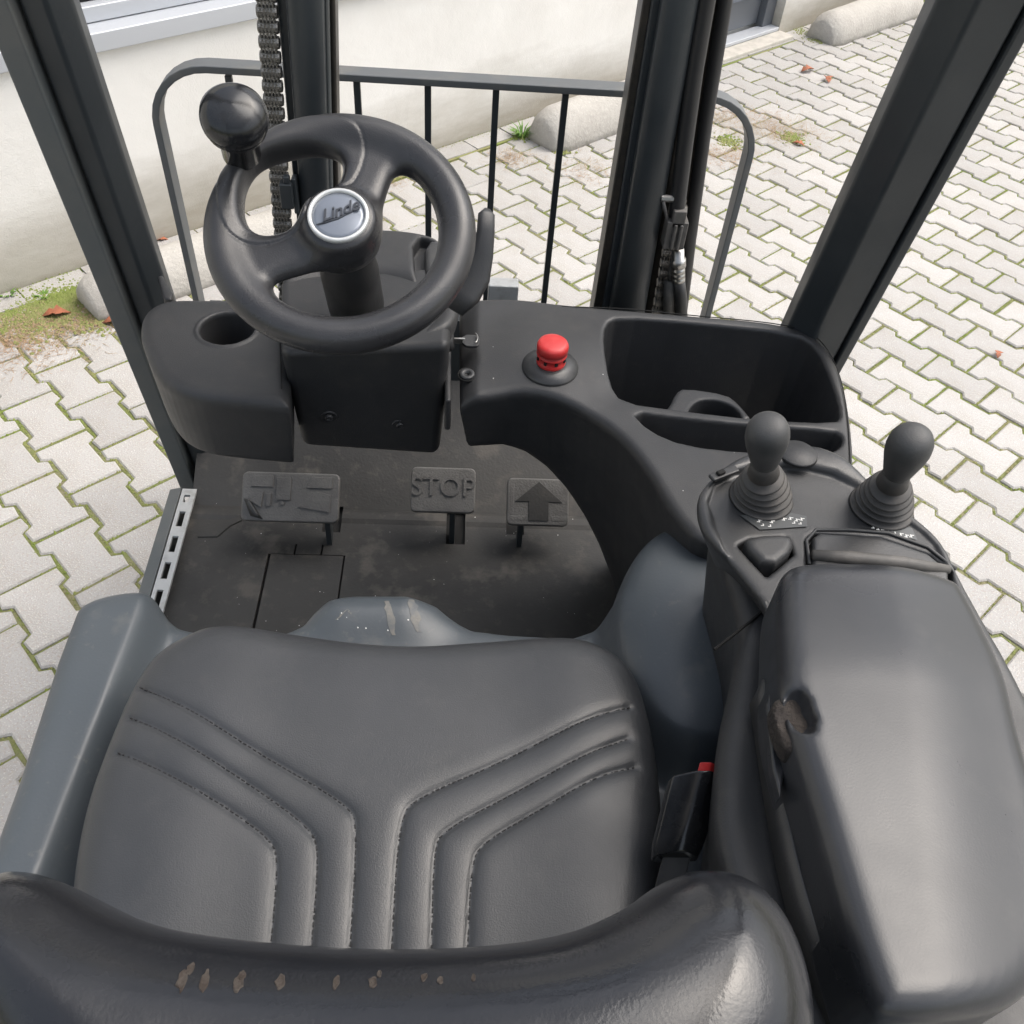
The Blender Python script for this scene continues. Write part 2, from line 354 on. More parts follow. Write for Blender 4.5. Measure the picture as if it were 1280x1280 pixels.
for k, (nv_, z, c) in enumerate(rows):
    dz = random.uniform(-.0022, .0022); tl = (random.gauss(0, .006), random.gauss(0, .006), random.gauss(0, .008))
    mtx = Matrix.Translation((c[0] + random.gauss(0, .001), c[1] + random.gauss(0, .001), .008 + dz)) @ Rz @ Matrix.Rotation(tl[0], 4, 'X') @ Matrix.Rotation(tl[1], 4, 'Y') @ Matrix.Rotation(tl[2], 4, 'Z')
    if k < 300 and not nv_:
        o = bpy.data.objects.new('paver', pme); col.objects.link(o); o.parent = bed; o.matrix_world = mtx
    else:
        n = len(bulkV); bulkV += [tuple(mtx @ Vector(v)) for v in pvV]; bulkF += [tuple(a + n for a in f) for f in pvF]
far = mk('far_paver', bulkV, bulkF, M['paver'], bed); tag(far, kind='stuff')
# border course of oblong pavers along the foot of the wall
eb = None
for k in range(40):
    s = -1.6 + k * .2045
    if s > 4.35 and s < 5.3: continue
    b = MB(); dz = random.uniform(-.002, .002)
    wbox(b, s + .003, s + .2015, .006, .098, -.012, .0125 + dz); o = b.build('border_paver', M['paver'], bed)
b = MB()
wbox(b, -4, 9, .1, .112, -.02, .009); o = b.build('border_joint', M['moss'], bed)

# moss growing in the joints: countless small cushions
def cushions(name, pts, rmin, rmax, m, hz=.5, parent=None):
    pts = np.asarray(pts); n = len(pts); r = rng.uniform(rmin, rmax, n); a0 = rng.uniform(0, 6.28, n)
    ang = a0[:, None] + np.arange(5)[None] * 1.2566; rj = r[:, None] * rng.uniform(.6, 1.3, (n, 5))
    base = np.stack([pts[:, 0, None] + np.cos(ang) * rj, pts[:, 1, None] + np.sin(ang) * rj, np.repeat(pts[:, 2, None], 5, 1) - .001], 2)
    top = np.stack([pts[:, 0] + rng.uniform(-.3, .3, n) * r, pts[:, 1] + rng.uniform(-.3, .3, n) * r, pts[:, 2] + r * hz * rng.uniform(.5, 1.3, n)], 1)[:, None]
    V = np.concatenate([base, top], 1).reshape(-1, 3); F = []
    tri = np.array([(i, (i + 1) % 5, 5) for i in range(5)]); F = (np.arange(n)[:, None, None] * 6 + tri[None]).reshape(-1, 3)
    me = bpy.data.meshes.new(name); me.vertices.add(len(V)); me.vertices.foreach_set('co', V.astype(np.float32).ravel())
    me.loops.add(F.size); me.loops.foreach_set('vertex_index', F.astype(np.int32).ravel()); me.polygons.add(len(F)); me.polygons.foreach_set('loop_start', np.arange(0, F.size, 3, dtype=np.int32))
    me.materials.append(m); me.update(calc_edges=True); me.validate(); o = bpy.data.objects.new(name, me); link(o, parent); return tag(o, kind='stuff')
edge = paver_poly(0); mp_ = []; ew = [float(np.linalg.norm(edge[i] - edge[(i + 1) % N12])) for i in range(N12)]
for (nv_, z, c) in rows:
    if nv_ or z > 7: continue
    f = .5 + .5 * math.sin(c[0] * 2.1 + 1) * math.sin(c[1] * 1.7)
    dens = int(max(40, 150 - 16 * z) * (.2 + 1.25 * f * random.uniform(.5, 1.4)))
    for _ in range(dens):
        i = random.choices(range(N12), ew)[0]; t = random.random(); q = edge[i] * (1 - t) + edge[(i + 1) % N12] * t
        a = c + u2 * q[0] + v2 * q[1]; mp_.append((a[0] + random.gauss(0, .0015), a[1] + random.gauss(0, .0015), .0035))
moss = cushions('joint_moss', mp_, .0018, .0046, M['moss'], 1.1)
tag(moss, 'yellow green moss filling the joints between the pale pavers', 'moss')
# thick moss line and patches along the wall foot and round the kerb blocks
mp_ = []
for _ in range(5200):
    s = random.uniform(-1.2, 7); mp_.append(WP(s, abs(random.gauss(0, .012)), .006))
def patch(px, py, r, n, out):
    c = P(px, py, z=0)
    for _ in range(n):
        out.append((c[0] + random.gauss(0, r), c[1] + random.gauss(0, r), .009))
for px, py, r, n in [(75, 380, .05, 900), (60, 395, .06, 700), (95, 372, .03, 500), (118, 405, .03, 250), (30, 398, .06, 500), (648, 172, .02, 150), (700, 190, .02, 150), (1000, 42, .03, 200), (1020, 52, .03, 150), (1172, 5, .08, 500), (910, 180, .03, 200), (990, 175, .03, 200)]:
    patch(px, py, r, n, mp_)
o = cushions('wall_moss', mp_, .003, .008, M['moss'], 1.0); tag(o, 'bright green moss along the foot of the pale wall', 'moss')

# dry litter: drifts of short straws
def straws(name, spots, m, L=(.01, .035), up=.3, wd_=.0009):
    V = []; F = []
    for cx, cy, r, n in spots:
        c = P(cx, cy, z=0)
        for _ in range(n):
            p = np.array([c[0] + random.gauss(0, r), c[1] + random.gauss(0, r * .7), .009]); a = random.uniform(0, 6.28); l = random.uniform(*L); z = random.uniform(0, up) * l
            d = np.array([math.cos(a) * l, math.sin(a) * l, z]); s = np.array([-math.sin(a), math.cos(a), 0]) * wd_
            k = len(V); V += [p - s, p + s, p + d + s * .3 + (0, 0, .001), p + d - s * .3 + (0, 0, .001)]; F.append((k, k + 1, k + 2, k + 3))
    return mk(name, V, F, m)
o = straws('dry_needles', [(20, 425, .10, 1500), (60, 405, .07, 500), (120, 400, .05, 400), (950, 160, .14, 900), (985, 172, .10, 700), (900, 150, .08, 500), (895, 195, .09, 600), (740, 215, .10, 300), (640, 200, .06, 300), (475, 230, .05, 200)], M['straw'])
tag(o, 'drifts of brown dry needles and straw lying on the pavers', 'litter', kind='stuff')

# weeds
def weed(px, py, n, L, label):
    c = P(px, py, z=0); V = []; F = []
    for _ in range(n):
        a = random.uniform(0, 6.28); l = L * random.uniform(.5, 1.1); d = np.array([math.cos(a), math.sin(a), 0]); s = np.array([-math.sin(a), math.cos(a), 0]) * .0035
        k = len(V); p = c + d * random.uniform(0, .012)
        pts = [p, p + d * l * .35 + (0, 0, l * .55), p + d * l * .95 + (0, 0, l * .7)]
        V += [pts[0] - s * .6, pts[0] + s * .6, pts[1] + s, pts[1] - s, pts[2]]; F += [(k, k + 1, k + 2, k + 3), (k + 3, k + 2, k + 4)]
    o = mk('weed', V, F, M['grass']); return tag(o, label, 'weed')
weed(652, 174, 34, .075, 'bright green tuft of weed against the end of the middle concrete block')
weed(1178, 3, 30, .05, 'small green weed behind the far concrete block by the wall')
weed(12, 373, 16, .035, 'tiny green weed at the wall foot by the reddish litter')
weed(56, 374, 20, .03, 'low green weed left of the nearest concrete block')
# fallen leaves
def leaf(px, py, L, rot, label):
    c = P(px, py, z=.012); V = []; F = []; out = [(0, 0), (.3, .22), (.45, .12), (.55, .3), (.75, .12), (1, 0), (.75, -.14), (.55, -.32), (.42, -.12), (.28, -.2)]
    for k, (x, y) in enumerate(out): V.append(c + np.array([math.cos(rot) * x - math.sin(rot) * y, math.sin(rot) * x + math.cos(rot) * y, .25 * abs(y) + .16 * math.sin(x * 3)]) * L)
    V.append(c + np.array([math.cos(rot) * .5, math.sin(rot) * .5, .08]) * L)
    F = [(k, (k + 1) % 10, 10) for k in range(10)]; o = mk('fallen_leaf', V, F, M['leaf'], smooth=True)
    s = o.modifiers.new('s', 'SOLIDIFY'); s.thickness = .0008
    return tag(o, label, 'leaf')
leaf(52, 396, .085, .3, 'broad orange leaf on the pavers nearest the wall at the far left')
leaf(128, 404, .075, .2, 'reddish brown curled leaf beside the nearest concrete block')
leaf(192, 301, .05, .2, 'small red brown leaf at the wall foot left of the mast chain')
leaf(1001, 90, .09, .5, 'red leaf on open paving below the far concrete block')
leaf(1036, 104, .08, 1.5, 'pale orange leaf just beyond the red one on open paving')
leaf(1108, 156, .05, 1.2, 'small brown leaf beside the right cab pillar')
leaf(1247, 448, .045, 1.2, 'red leaf lying right of the cab pillar near the storage tray')
leaf(990, 178, .06, -.6, 'tan leaf at the end of the straw drift')

# round-topped concrete blocks along the wall
def stop(name, s0, s1, o, r, hh, label):
    b = MB(); n = 14; L = s1 - s0
    prof = [(r * math.cos(a), hh * math.sin(a) ** .9) for a in [math.pi * i / n for i in range(n + 1)]]
    rings = []
    for t in [0, .012, .035, .07] + [.07 + (L - .14) * i / 8 for i in range(1, 8)] + [L - .07, L - .035, L - .012, L]:
        e = min(t, L - t); k = .72 + .28 * math.sin(min(e / .07, 1) * math.pi / 2) if e < .07 else 1
        rings.append([WP(s0 + t, o + x * k + random.gauss(0, .001), max(z * k, 0) - .005 + random.gauss(0, .001)) for x, z in prof])
    b.ringsweep(rings); o_ = b.build(name, M['stop'], smooth=True); return tag(o_, label, 'concrete block', 'round topped concrete blocks along the wall')
def sof(px, py): 
    c = P(px, py, z=0) - W0; return c @ wd, c @ wn
print('blocks', sof(100, 385), sof(245, 330), sof(665, 160), sof(700, 190), sof(790, 160), sof(1030, 45), sof(1045, 62), sof(1155, 20))
stop('concrete_block', .16, 1.06, .24, .10, .13, 'rounded concrete block nearest the camera, behind the left cab pillar')
stop('concrete_block', 2.12, 2.98, .22, .11, .16, 'rounded concrete block between the two mast uprights with a weed at its end')
stop('concrete_block', 4.23, 5.17, .18, .11, .15, 'rounded concrete block farthest away, beyond the door')

# the building
wall = empty('building_wall', WP(2.5, 0, 0), 'pale rendered building wall with a window and a grey door', 'wall')
sA, zA = onwall(110, 68); sB, zB = onwall(320, 20); print('sill', sA, zA, sB, zB)
s_door0 = sof(880, 62)[0]; d1 = sof(963, 40)[0]; d2_ = sof(985, 36)[0]; print('door', s_door0, d1, d2_)
ZS = (zA + zB) / 2
DL, DR = d1 - 1.10, d1 - .03
b = MB()
WS0, WS1 = sA - 1.3, 1.85 + sA
wbox(b, -6, DL, -.25, 0, 0, ZS); wbox(b, -6, WS0, -.25, 0, ZS, 3.2); wbox(b, WS1, DL, -.25, 0, ZS, 3.2); wbox(b, WS0, WS1, -.25, 0, 2.2, 3.2)
wbox(b, DR, 12, -.25, 0, 0, 3.2); wbox(b, DL, DR, -.25, 0, 2.15, 3.2)
b.build('wall', M['wall'], wall)
b = MB(); wbox(b, WS0 - .03, WS1 + .03, -.10, .022, ZS + .002, ZS + .055); wsill = b.build('window_sill', M['sill'], wall, bevel=.004)
b = MB()
wbox(b, WS0, WS1, -.14, -.05, ZS + .057, ZS + .10); wbox(b, WS0, WS0 + .07, -.14, -.05, ZS + .102, 2.2); wbox(b, WS1 - .07, WS1, -.14, -.05, ZS + .102, 2.2); wbox(b, WS0 + .072, WS1 - .072, -.14, -.05, 2.12, 2.198)
wf = b.build('window_frame', M['sill'], wall, bevel=.004)
b = MB(); wbox(b, WS0 + .072, WS1 - .072, -.098, -.088, ZS + .102, ZS + .114); b.build('window_gasket', M['dark'], wf)
b = MB(); wbox(b, WS0 + .072, WS1 - .072, -.115, -.10, ZS + .102, 2.118); b.build('window_panel', M['pale'], wf)
b = MB(); wbox(b, DL + .002, DL + .09, -.16, -.05, .05, 2.14); wbox(b, DR - .09, DR - .002, -.16, -.05, .05, 2.14); wbox(b, DL + .092, DR - .092, -.16, -.05, 2.05, 2.14); b.build('door_frame', M['alu'], wall, bevel=.004)
b = MB(); wbox(b, DL + .092, DR - .092, -.14, -.09, .06, 2.048); dr = b.build('door', M['alu'], wall, bevel=.004)
b = MB(); wbox(b, DL + .19, DR - .19, -.088, -.084, .20, 1.95); b.build('door_pane', M['badge'], dr)
b = MB(); wbox(b, DL + .002, DR - .002, -.08, .0, .032, .05); b.build('door_sill', M['sill'], wall, bevel=.003)
b = MB(); wbox(b, DL - .04, DR + .02, -.2, .09, -.01, .03); b.build('threshold', M['stone'], wall, bevel=.006)

# ================================================================== FORKLIFT
TR = empty('forklift', (-.03, .6, 0), 'dark grey forklift truck with black seat, steering wheel, pedals, mast and armrest levers', 'forklift')
XC = -.05

def solid(name, poly, zt, zb, h, m, k=.02, draft=0., zref=None, carve=None, parent=TR, shift=None, zmax=None):
    poly = np.asarray(poly); lo = poly.min(0) - .01 - abs(draft) * 0; hi = poly.max(0) + .01
    if shift: lo = lo - .1; hi = hi + .1
    zm = zmax if zmax is not None else (zt if not callable(zt) else None)
    def fn(X, Y, Z):
        d2 = sdpoly(X, Y, poly) if not shift else None
        zz = zt(X[:, :, 0], Y[:, :, 0], d2[:, :, 0] if d2 is not None else None)[:, :, None] if callable(zt) else zt
        if shift:
            d = sdpoly(*[a.astype(np.float32) for a in np.broadcast_arrays(X, Y - shift * (zm - Z))], poly)
        else: d = d2 + draft * np.maximum(zm - Z, 0)
        F = smax(d, Z - zz, k); F = smax(F, zb - Z, k * .5)
        if carve: F = carve(X, Y, Z, F)
        return F
    return fobj(name, fn, (lo[0], lo[1], zb - .005), (hi[0], hi[1], zm + .01), h, m, parent)

# ---- floor, toe board and chassis
fl = MB(); p0 = [P(244, 612, z=.55), P(212, 752, z=.55)]
XL0, XL1 = -.468, -.445
FX1 = .32
def fz(Y): return .55 if Y < 1.065 else .55 + (Y - 1.065) * .55
slots = [(P(405, 655, z=.55), .014, .05), (P(557, 652, z=.552), .018, .085), (P(633, 655, z=.55), .02, .03)]
def grid_sheet(name, xs, ys, zf, thick, m, parent, holes=()):
    V = []; F = []
    xs = sorted(set(list(xs) + [v for h in holes for v in h[:2]])); ys = sorted(set(list(ys) + [v for h in holes for v in h[2:]])); nx, ny = len(xs), len(ys)
    for x in xs:
        for y in ys: V.append((x, y, zf(y)))
    for i in range(nx - 1):
        for j in range(ny - 1):
            cx, cy = (xs[i] + xs[i + 1]) / 2, (ys[j] + ys[j + 1]) / 2
            if any(h[0] < cx < h[1] and h[2] < cy < h[3] for h in holes): continue
            F.append((i * ny + j, (i + 1) * ny + j, (i + 1) * ny + j + 1, i * ny + j + 1))
    o = mk(name, V, F, m, parent); s = o.modifiers.new('s', 'SOLIDIFY'); s.thickness = thick; s.offset = -1; return o
h1 = P(403, 662, z=.55); h2 = P(425, 666, z=.55); h3 = P(557, 680, z=.55); h4 = P(581, 680, z=.55); h5 = P(633, 668, z=.55); h6 = P(655, 668, z=.55)
a = P(337, 692, z=.55); bq = P(430, 698, z=.55); cq = P(370, 682, z=.55); dq = P(403, 684, z=.55)
seam = .0022
holes = [(h1[0], h2[0], h1[1] - .005, h1[1] + .05), (h3[0], h4[0], h3[1] + .0, h3[1] + .075), (h5[0], h6[0], h5[1], h5[1] + .05),
         (a[0] - seam, a[0] + seam, .74, a[1]), (bq[0] - seam * .7, bq[0] + seam * .7, .74 + .11, a[1]), (cq[0] - .0015, cq[0] + .0015, a[1], a[1] + .022), (dq[0] - .0015, dq[0] + .0015, a[1], a[1] + .022),
         (a[0] + seam, bq[0] - seam, a[1] - .0007, a[1] + .0007)]
mat_o = grid_sheet('floor_mat', [-.455, FX1], [.70, 1.04, 1.048, 1.062, 1.07, 1.40], lambda y: .55 if y < 1.048 else (.554 if y < 1.065 else .55 + (y - 1.065) * .55), .006, M['mat'], TR, holes)
b = MB(); b.box((XC - .02, 1.02, .540), (.78, .60, .006)); b.build('slot_shade_sheet', M['dark'], TR)  # added black sheet: its colour gives the pedal slots their shade
b = MB(); b.box((XC, .99, .49), (.80, .60, .08)); b.box((XC, .90, .33), (.82, .8, .25)); b.build('chassis', M['redpaint'], TR, bevel=.01)
# moulded wear emblem and left groove on the mat
b = MB(); pth = [P(x, y, z=.551) for x, y in [(300, 648), (285, 655), (270, 668), (248, 668)]]; b.sweep(pth, [(-.008, -.002), (.008, -.002), (.006, .0015), (-.006, .0015)]); b.build('mat_rib', M['mat'], mat_o, smooth=False)
# pale slotted side plate
b = MB(); s0 = P(236, 612, z=.565); s1 = P(196, 752, z=.565)
def SPt(t, o, z): p = s0 + (s1 - s0) * t; return np.array([p[0] + o, p[1], z])
L_ = np.linalg.norm(s1 - s0); seg = []; t = 0.
edges = [0, .06, .13, .22, .36, .45, .59, .68, .82, .91, 1.25]
for k in range(len(edges) - 1):
    t0, t1 = edges[k], edges[k + 1]
    strips = [(-.010, -.004), (.006, .014)] if k % 2 == 1 else [(-.010, .014)]
    for o0, o1 in strips:
        b.prism([SPt(t0, o0, .567), SPt(t1, o0, .567), SPt(t1, o1, .567), SPt(t0, o1, .567)], [SPt(t0, o0, .562), SPt(t1, o0, .562), SPt(t1, o1, .562), SPt(t0, o1, .562)])
sp = b.build('side_plate', M['step'], TR)
b = MB(); b.prism([SPt(-.02, -.034, .560), SPt(1.25, -.034, .560), SPt(1.25, -.0125, .5665), SPt(-.02, -.0125, .5665)], [SPt(-.02, -.036, .46), SPt(1.25, -.036, .46), SPt(1.25, -.014, .46), SPt(-.02, -.014, .46)])
b.build('sill_rail', M['framelight'], TR, bevel=.002)
# pedals
def pedal(px, w_, h_, zc, arm_px, pad_only=False):
    o = P(px[0], px[1], z=zc); n = np.array([0, -math.sin(R(38)), math.cos(R(38))]); up_ = np.array([0, math.cos(R(38)), math.sin(R(38))]); rt_ = np.array([1, 0, 0.])
    ped = bpy.data.objects.new('pedal', None); ped.empty_display_size = .03; link(ped, TR)
    def W(x, y, z): return o + rt_ * x + up_ * y + n * z
    c = [(-1, -1), (1, -1), (1, 1), (-1, 1)]; r = .009; pts = []
    for sx, sy in c:
        for a_ in range(5):
            th = math.atan2(sy, sx) + R(-45 + a_ * 22.5); pts.append((sx * (w_ / 2 - r) + r * math.cos(th), sy * (h_ / 2 - r) + r * math.sin(th)))
    mb = MB(); mb.prism([W(x, y, .006) for x, y in pts], [W(x, y, -.008) for x, y in pts]); mb.build('pedal_pad', M['pedal'], ped, bevel=.003, seg=3)
    mb = MB(); a0 = W(arm_px, -h_ / 2 + .012, -.012); a1 = np.array([a0[0], a0[1] - .005, .50]); mb.sweep([a0 + up_ * .02, a0, a1], [(-.0045, -.011), (.0045, -.011), (.0045, .011), (-.0045, .011)], upv=(0, 1, 0)); mb.build('pedal_arm', M['frame'], ped, bevel=.001)
    return ped, W
def raise_poly(W, ped, pts, name='tread_mark', z=.0055, hgt=.003, m='pedal'):
    pts = [(x * 1.27, y * 1.3) for x, y in pts]; mb = MB(); mb.prism([W(x, y, z + hgt) for x, y in pts], [W(x, y, z) for x, y in pts]); return mb.build(name, M[m], ped, bevel=.0005, seg=1)
pd1, W1 = pedal((364, 622), .155, .080, .632, .058)
for pts in ([(-.050, .012), (-.022, .012), (-.022, .026), (-.046, .026)], [(.020, .012), (.052, .012), (.052, .026), (.026, .026)], [(-.018, -.004), (.0, -.004), (0, .024), (-.018, .024)], [(.010, -.012), (.05, -.018), (.05, .004), (.032, .008)], [(-.03, -.012), (-.024, -.012), (-.024, .004), (-.03, .004)], [(-.012, -.010), (-.007, -.010), (-.007, -.006), (-.012, -.006)], [(-.05, -.006), (-.036, -.014), (-.034, .006)]):
    raise_poly(W1, pd1, pts)
mb = MB(); mb.ringsweep([[W1(-.074 + .003 * k, -.004 - .007 * k, .006), W1(-.066 + .004 * k, -.006 - .007 * k, .014 + .003 * math.sin(k)), W1(-.062 + .005 * k, -.009 - .007 * k, .006)] for k in range(5)]); mb.build('torn_rubber', M['leverk'], pd1, smooth=True)
pd2, W2 = pedal((554, 613), .105, .074, .645, .016)
pd3, W3 = pedal((672, 628), .102, .078, .632, -.026)
raise_poly(W3, pd3, m='mat', hgt=.0022, pts=[(-.012, -.024), (.014, -.024), (.014, .0), (.032, .0), (.001, .026), (-.030, .0), (-.012, .0)])
for pts in ([(-.036, -.024), (-.016, -.024), (-.016, -.018), (-.036, -.018)], [(.018, -.024), (.037, -.024), (.037, -.018), (.018, -.018)], [(-.036, -.017), (-.031, -.017), (-.031, .022), (-.036, .022)]): raise_poly(W3, pd3, pts, hgt=.001)
def text(name, body, size, ext, W_, x, y, z, m, parent, shear=0, rot=0, align='CENTER', off=0.):
    cu_ = bpy.data.curves.new(name, 'FONT'); cu_.body = body; cu_.size = size; cu_.extrude = ext; cu_.shear = shear; cu_.align_x = align; cu_.align_y = 'CENTER'; cu_.offset = off
    cu_.materials.append(M[m]); o = bpy.data.objects.new(name, cu_); o0 = W_(x, y, z); a_ = W_(x + math.cos(rot), y + math.sin(rot), z) - o0; b_ = W_(x - math.sin(rot), y + math.cos(rot), z) - o0; c_ = np.cross(a_, b_)
    col.objects.link(o); me_ = bpy.data.meshes.new_from_object(o.evaluated_get(bpy.context.evaluated_depsgraph_get())); bpy.data.objects.remove(o); o = bpy.data.objects.new(name, me_)
    link(o, parent); o.matrix_world = Matrix(((a_[0], b_[0], c_[0], o0[0]), (a_[1], b_[1], c_[1], o0[1]), (a_[2], b_[2], c_[2], o0[2]), (0, 0, 0, 1))); return o
text('tread_lettering', 'STOP', .044, .0022, W2, .0, .004, .0066, 'pedal', pd2, off=.0003)

# ---- dark tray walls in front (hides nothing; bulkhead of the foot well)
b = MB(); b.box((XC + .02, 1.30, .70), (.80, .03, .20)); b.build('bulkhead', M['frame'], TR)

# ---- left console with the cup holder
pl = chaikin(PP([(174, 425), (172, 402), (180, 384), (205, 371), (250, 370), (358, 373), (363, 373), (363, 505), (360, 506), (280, 499), (230, 492), (196, 472)], 1.0), 2)
cupc = P(284, 411, z=1.0)
def carve_cup(X, Y, Z, F):
    rad = np.sqrt((X - cupc[0]) ** 2 + (Y - cupc[1]) ** 2)
    c = np.maximum(rad - .0335 - .03 * (Z - 1.0), .925 - Z)
    lip = np.maximum(np.abs(rad - .037) - .0022, np.abs(Z - 1.0) - .0022)
    return smin(smax(F, -c, .004), lip, .002)
cupo = solid('cup_console', pl, 1.0, .895, .0022, M['plastic'], k=.017, draft=.06, carve=carve_cup)

MB().tube([P(347, 382, z=.9995), P(350, 430, z=.9998), P(352, 486, z=.9995)], .0007, 6).build('panel_seam', M['dark'], cupo)
# ---- steering column housing
mb = MB()
top = [P(350, 440, z=1.052), P(563, 430, z=1.052), P(567, 330, z=1.052), P(350, 345, z=1.052)]
bot = [P(378, 559, z=.86), P(548, 571, z=.86), P(560, 480, z=.86), P(380, 480, z=.86)]
colm = mb.prism(top[::-1], bot[::-1]).build('steering_column_cover', M['plastic'], TR, bevel=.012, seg=4)
fn_ = np.cross(top[1] - top[0], bot[0] - top[0]); fn_ /= np.linalg.norm(fn_); fn_ = fn_ if fn_[1] < 0 else -fn_
def onface(px, py, off=0): return Ppl(px, py, top[0], fn_) + fn_ * off
for px, py in ((411, 519), (499, 520)):
    c = onface(px, py, .0005 if px < 450 else .012); MB().lathe([(.0001, .0012), (.007, .0012), (.009, .003), (.0105, .003), (.0115, 0), (.0115, -.004)], c, fn_, 20).build('recess_ring', M['plastic'], colm, smooth=True)
    MB().lathe([(.0001, .0), (.0025, .0), (.0028, .004), (.0048, .004), (.0052, .001), (.0052, -.002)], c + fn_ * .0016, fn_, 16).build('screw', M['plastic_worn'], colm, smooth=True)
# cowl behind the wheel with a shallow bowl round the column
pl = chaikin(PP([(345, 420), (343, 370), (352, 325), (385, 296), (432, 281), (500, 281), (548, 290), (566, 305), (578, 345), (578, 385), (560, 410), (480, 425), (400, 425)], 1.06), 2)
bc = P(445, 375, z=1.06)
def carve_bowl(X, Y, Z, F):
    e = np.sqrt(((X - bc[0]) / .115) ** 2 + ((Y - bc[1]) / .085) ** 2 + ((Z - 1.075) / .05) ** 2)
    F = smax(F, -(e - 1) * .05, .012)
    swx, swy = P(520, 325, z=1.06)[:2]
    return smax(F, -np.maximum(sdpoly(X, Y, sw_poly), 1.040 - Z), .006)
sw_poly = chaikin(PP([(515, 293), (555, 298), (575, 310), (575, 350), (540, 352), (520, 350)], 1.06), 1)
cowl = solid('instrument_cowl', pl, 1.06, 1.02, .0026, M['plastic'], k=.022, draft=.15, carve=carve_bowl)
pl = PP([(530, 297), (560, 300), (572, 312), (570, 346), (532, 348)], 1.06)
solid('rocker_switch', chaikin(pl, 1), 1.058, 1.02, .0016, M['plastic_worn'], k=.008, parent=cowl)
b = MB(); c = P(560, 322, z=1.0595)
b.tube([c + (.006 * math.cos(t), .006 * math.sin(t), 0) for t in np.linspace(0, 6.28, 13)], .0006, 5); b.tube([c + (-.006, -.014, 0), c + (.006, -.014, 0)], .0006, 5); b.build('switch_symbol', M['label'], cowl)

# ---- steering wheel
TL = R(27); wnn = np.array([0, -math.sin(TL), math.cos(TL)]); wux = np.array([1, 0, 0.]); wuy = np.array([0, math.cos(TL), math.sin(TL)])
WCo = P(424, 291, z=1.21)
def wl(px, py, off=0.): p = Ppl(px, py, WCo + wnn * off, wnn) - WCo; return np.array([p @ wux, p @ wuy])
ext = [wl(252, 300), wl(596, 292), wl(424, 441), wl(424, 147)]; print('wheel', ext)
RW = (ext[1][0] - ext[0][0]) / 2; cx0 = (ext[1][0] + ext[0][0]) / 2; cy0 = (ext[2][1] + ext[3][1]) / 2; RV = (ext[3][1] - ext[2][1]) / 2; print('radii', RW, RV)
WCo = WCo + wux * cx0 + wuy * cy0
def Ww(x, y, z): return WCo + wux * x + wuy * y + wnn * z
zz_ = lambda l: [(x / 2.56 + 160, y / 2.56 + 80) for x, y in l]
opA = chaikin([wl(*q) for q in zz_([(368, 440), (378, 370), (420, 315), (500, 288), (600, 282), (668, 300), (685, 335), (664, 395), (625, 432), (578, 465), (558, 512), (490, 540), (430, 547), (385, 515)])], 2)
opB = chaikin([wl(*q) for q in zz_([(848, 350), (885, 337), (930, 352), (975, 410), (1005, 490), (1008, 590), (985, 665), (920, 740), (830, 800), (700, 832), (560, 815), (480, 775), (452, 715), (475, 685), (600, 655), (740, 620), (790, 560), (805, 480), (830, 390)])], 2)
pad = chaikin([wl(*q) for q in zz_([(285, 400), (320, 290), (430, 210), (600, 188), (715, 205), (762, 260), (752, 340), (715, 412), (640, 410), (590, 470), (575, 540), (480, 590), (380, 592), (310, 550)])], 2)
RT = .0175; RM = (RW + RV) / 2 - RT
hubl = wl(424, 275, .02)
def wheel_fn(X, Y, Z):
    rad = np.sqrt(X * X + Y * Y); rim = np.sqrt((rad - RM) ** 2 + Z * Z) - RT
    dA = sdpoly(X, Y, opA); dB = sdpoly(X, Y, opB)
    zc = -.004 + .010 * np.exp(-((X - hubl[0]) ** 2 + (Y - hubl[1]) ** 2) / .04 ** 2)
    plate = smax(smax(rad - RM, np.abs(Z - zc) - .0115, .012), smax(-dA - .002, -dB - .002, .01), .018)
    F = smin(rim, plate, .014)
    F = smax(F, -dA, .014); 
    hr = np.sqrt((X - hubl[0]) ** 2 + (Y - hubl[1]) ** 2)
    hub = smax(hr - .036, np.abs(Z - .002) - .0235, .010); F = smin(F, hub, .02)
    dP = sdpoly(X, Y, pad); F = F - .0012 * sst(0, .0015, -dP) + .0006 * np.exp(-(dP / .0016) ** 2)
    return F
swm = fobj('steering_wheel', wheel_fn, (-RW - .01, -RW - .01, -.03), (RW + .01, RW + .01, .04), .0016, M['soft'], TR)
me = swm.data; n = len(me.vertices); co = np.empty(n * 3, np.float32); me.vertices.foreach_get('co', co); co = co.reshape(-1, 3)
co = WCo + co[:, :1] * wux + co[:, 1:2] * wuy + co[:, 2:] * wnn; me.vertices.foreach_set('co', co.astype(np.float32).ravel()); me.update()
hx, hy = hubl; HZ = .0285
MB().lathe([(.0, HZ - .004), (.0262, HZ - .004), (.0266, HZ + .001), (.0285, HZ + .0022), (.0305, HZ + .0012), (.031, HZ - .005)], Ww(hx, hy, 0), wnn, 48).build('badge_ring', M['ring'], swm, smooth=True)
MB().lathe([(.0001, HZ + .0016), (.012, HZ + .0013), (.022, HZ + .0002), (.0265, HZ - .0006), (.0265, HZ - .004)], Ww(hx, hy, 0), wnn, 48).build('badge_face', M['badge'], swm, smooth=True)
text('badge_lettering', 'Linde', .018, .0006, Ww, hx + .001, hy + .003, HZ + .0026, 'letter', swm, shear=.45, rot=R(25), off=.0003)
mb = MB(); pth = [Ww(hx + x, hy + y, HZ + .0012) for x, y in [(-.021, -.013), (-.012, -.010), (0, -.005), (.012, .003), (.022, .010)]]
mb.tube(pth, [.0004, .0012, .0016, .0012, .0004], 8); mb.build('badge_swoosh', M['letter'], swm, smooth=True)
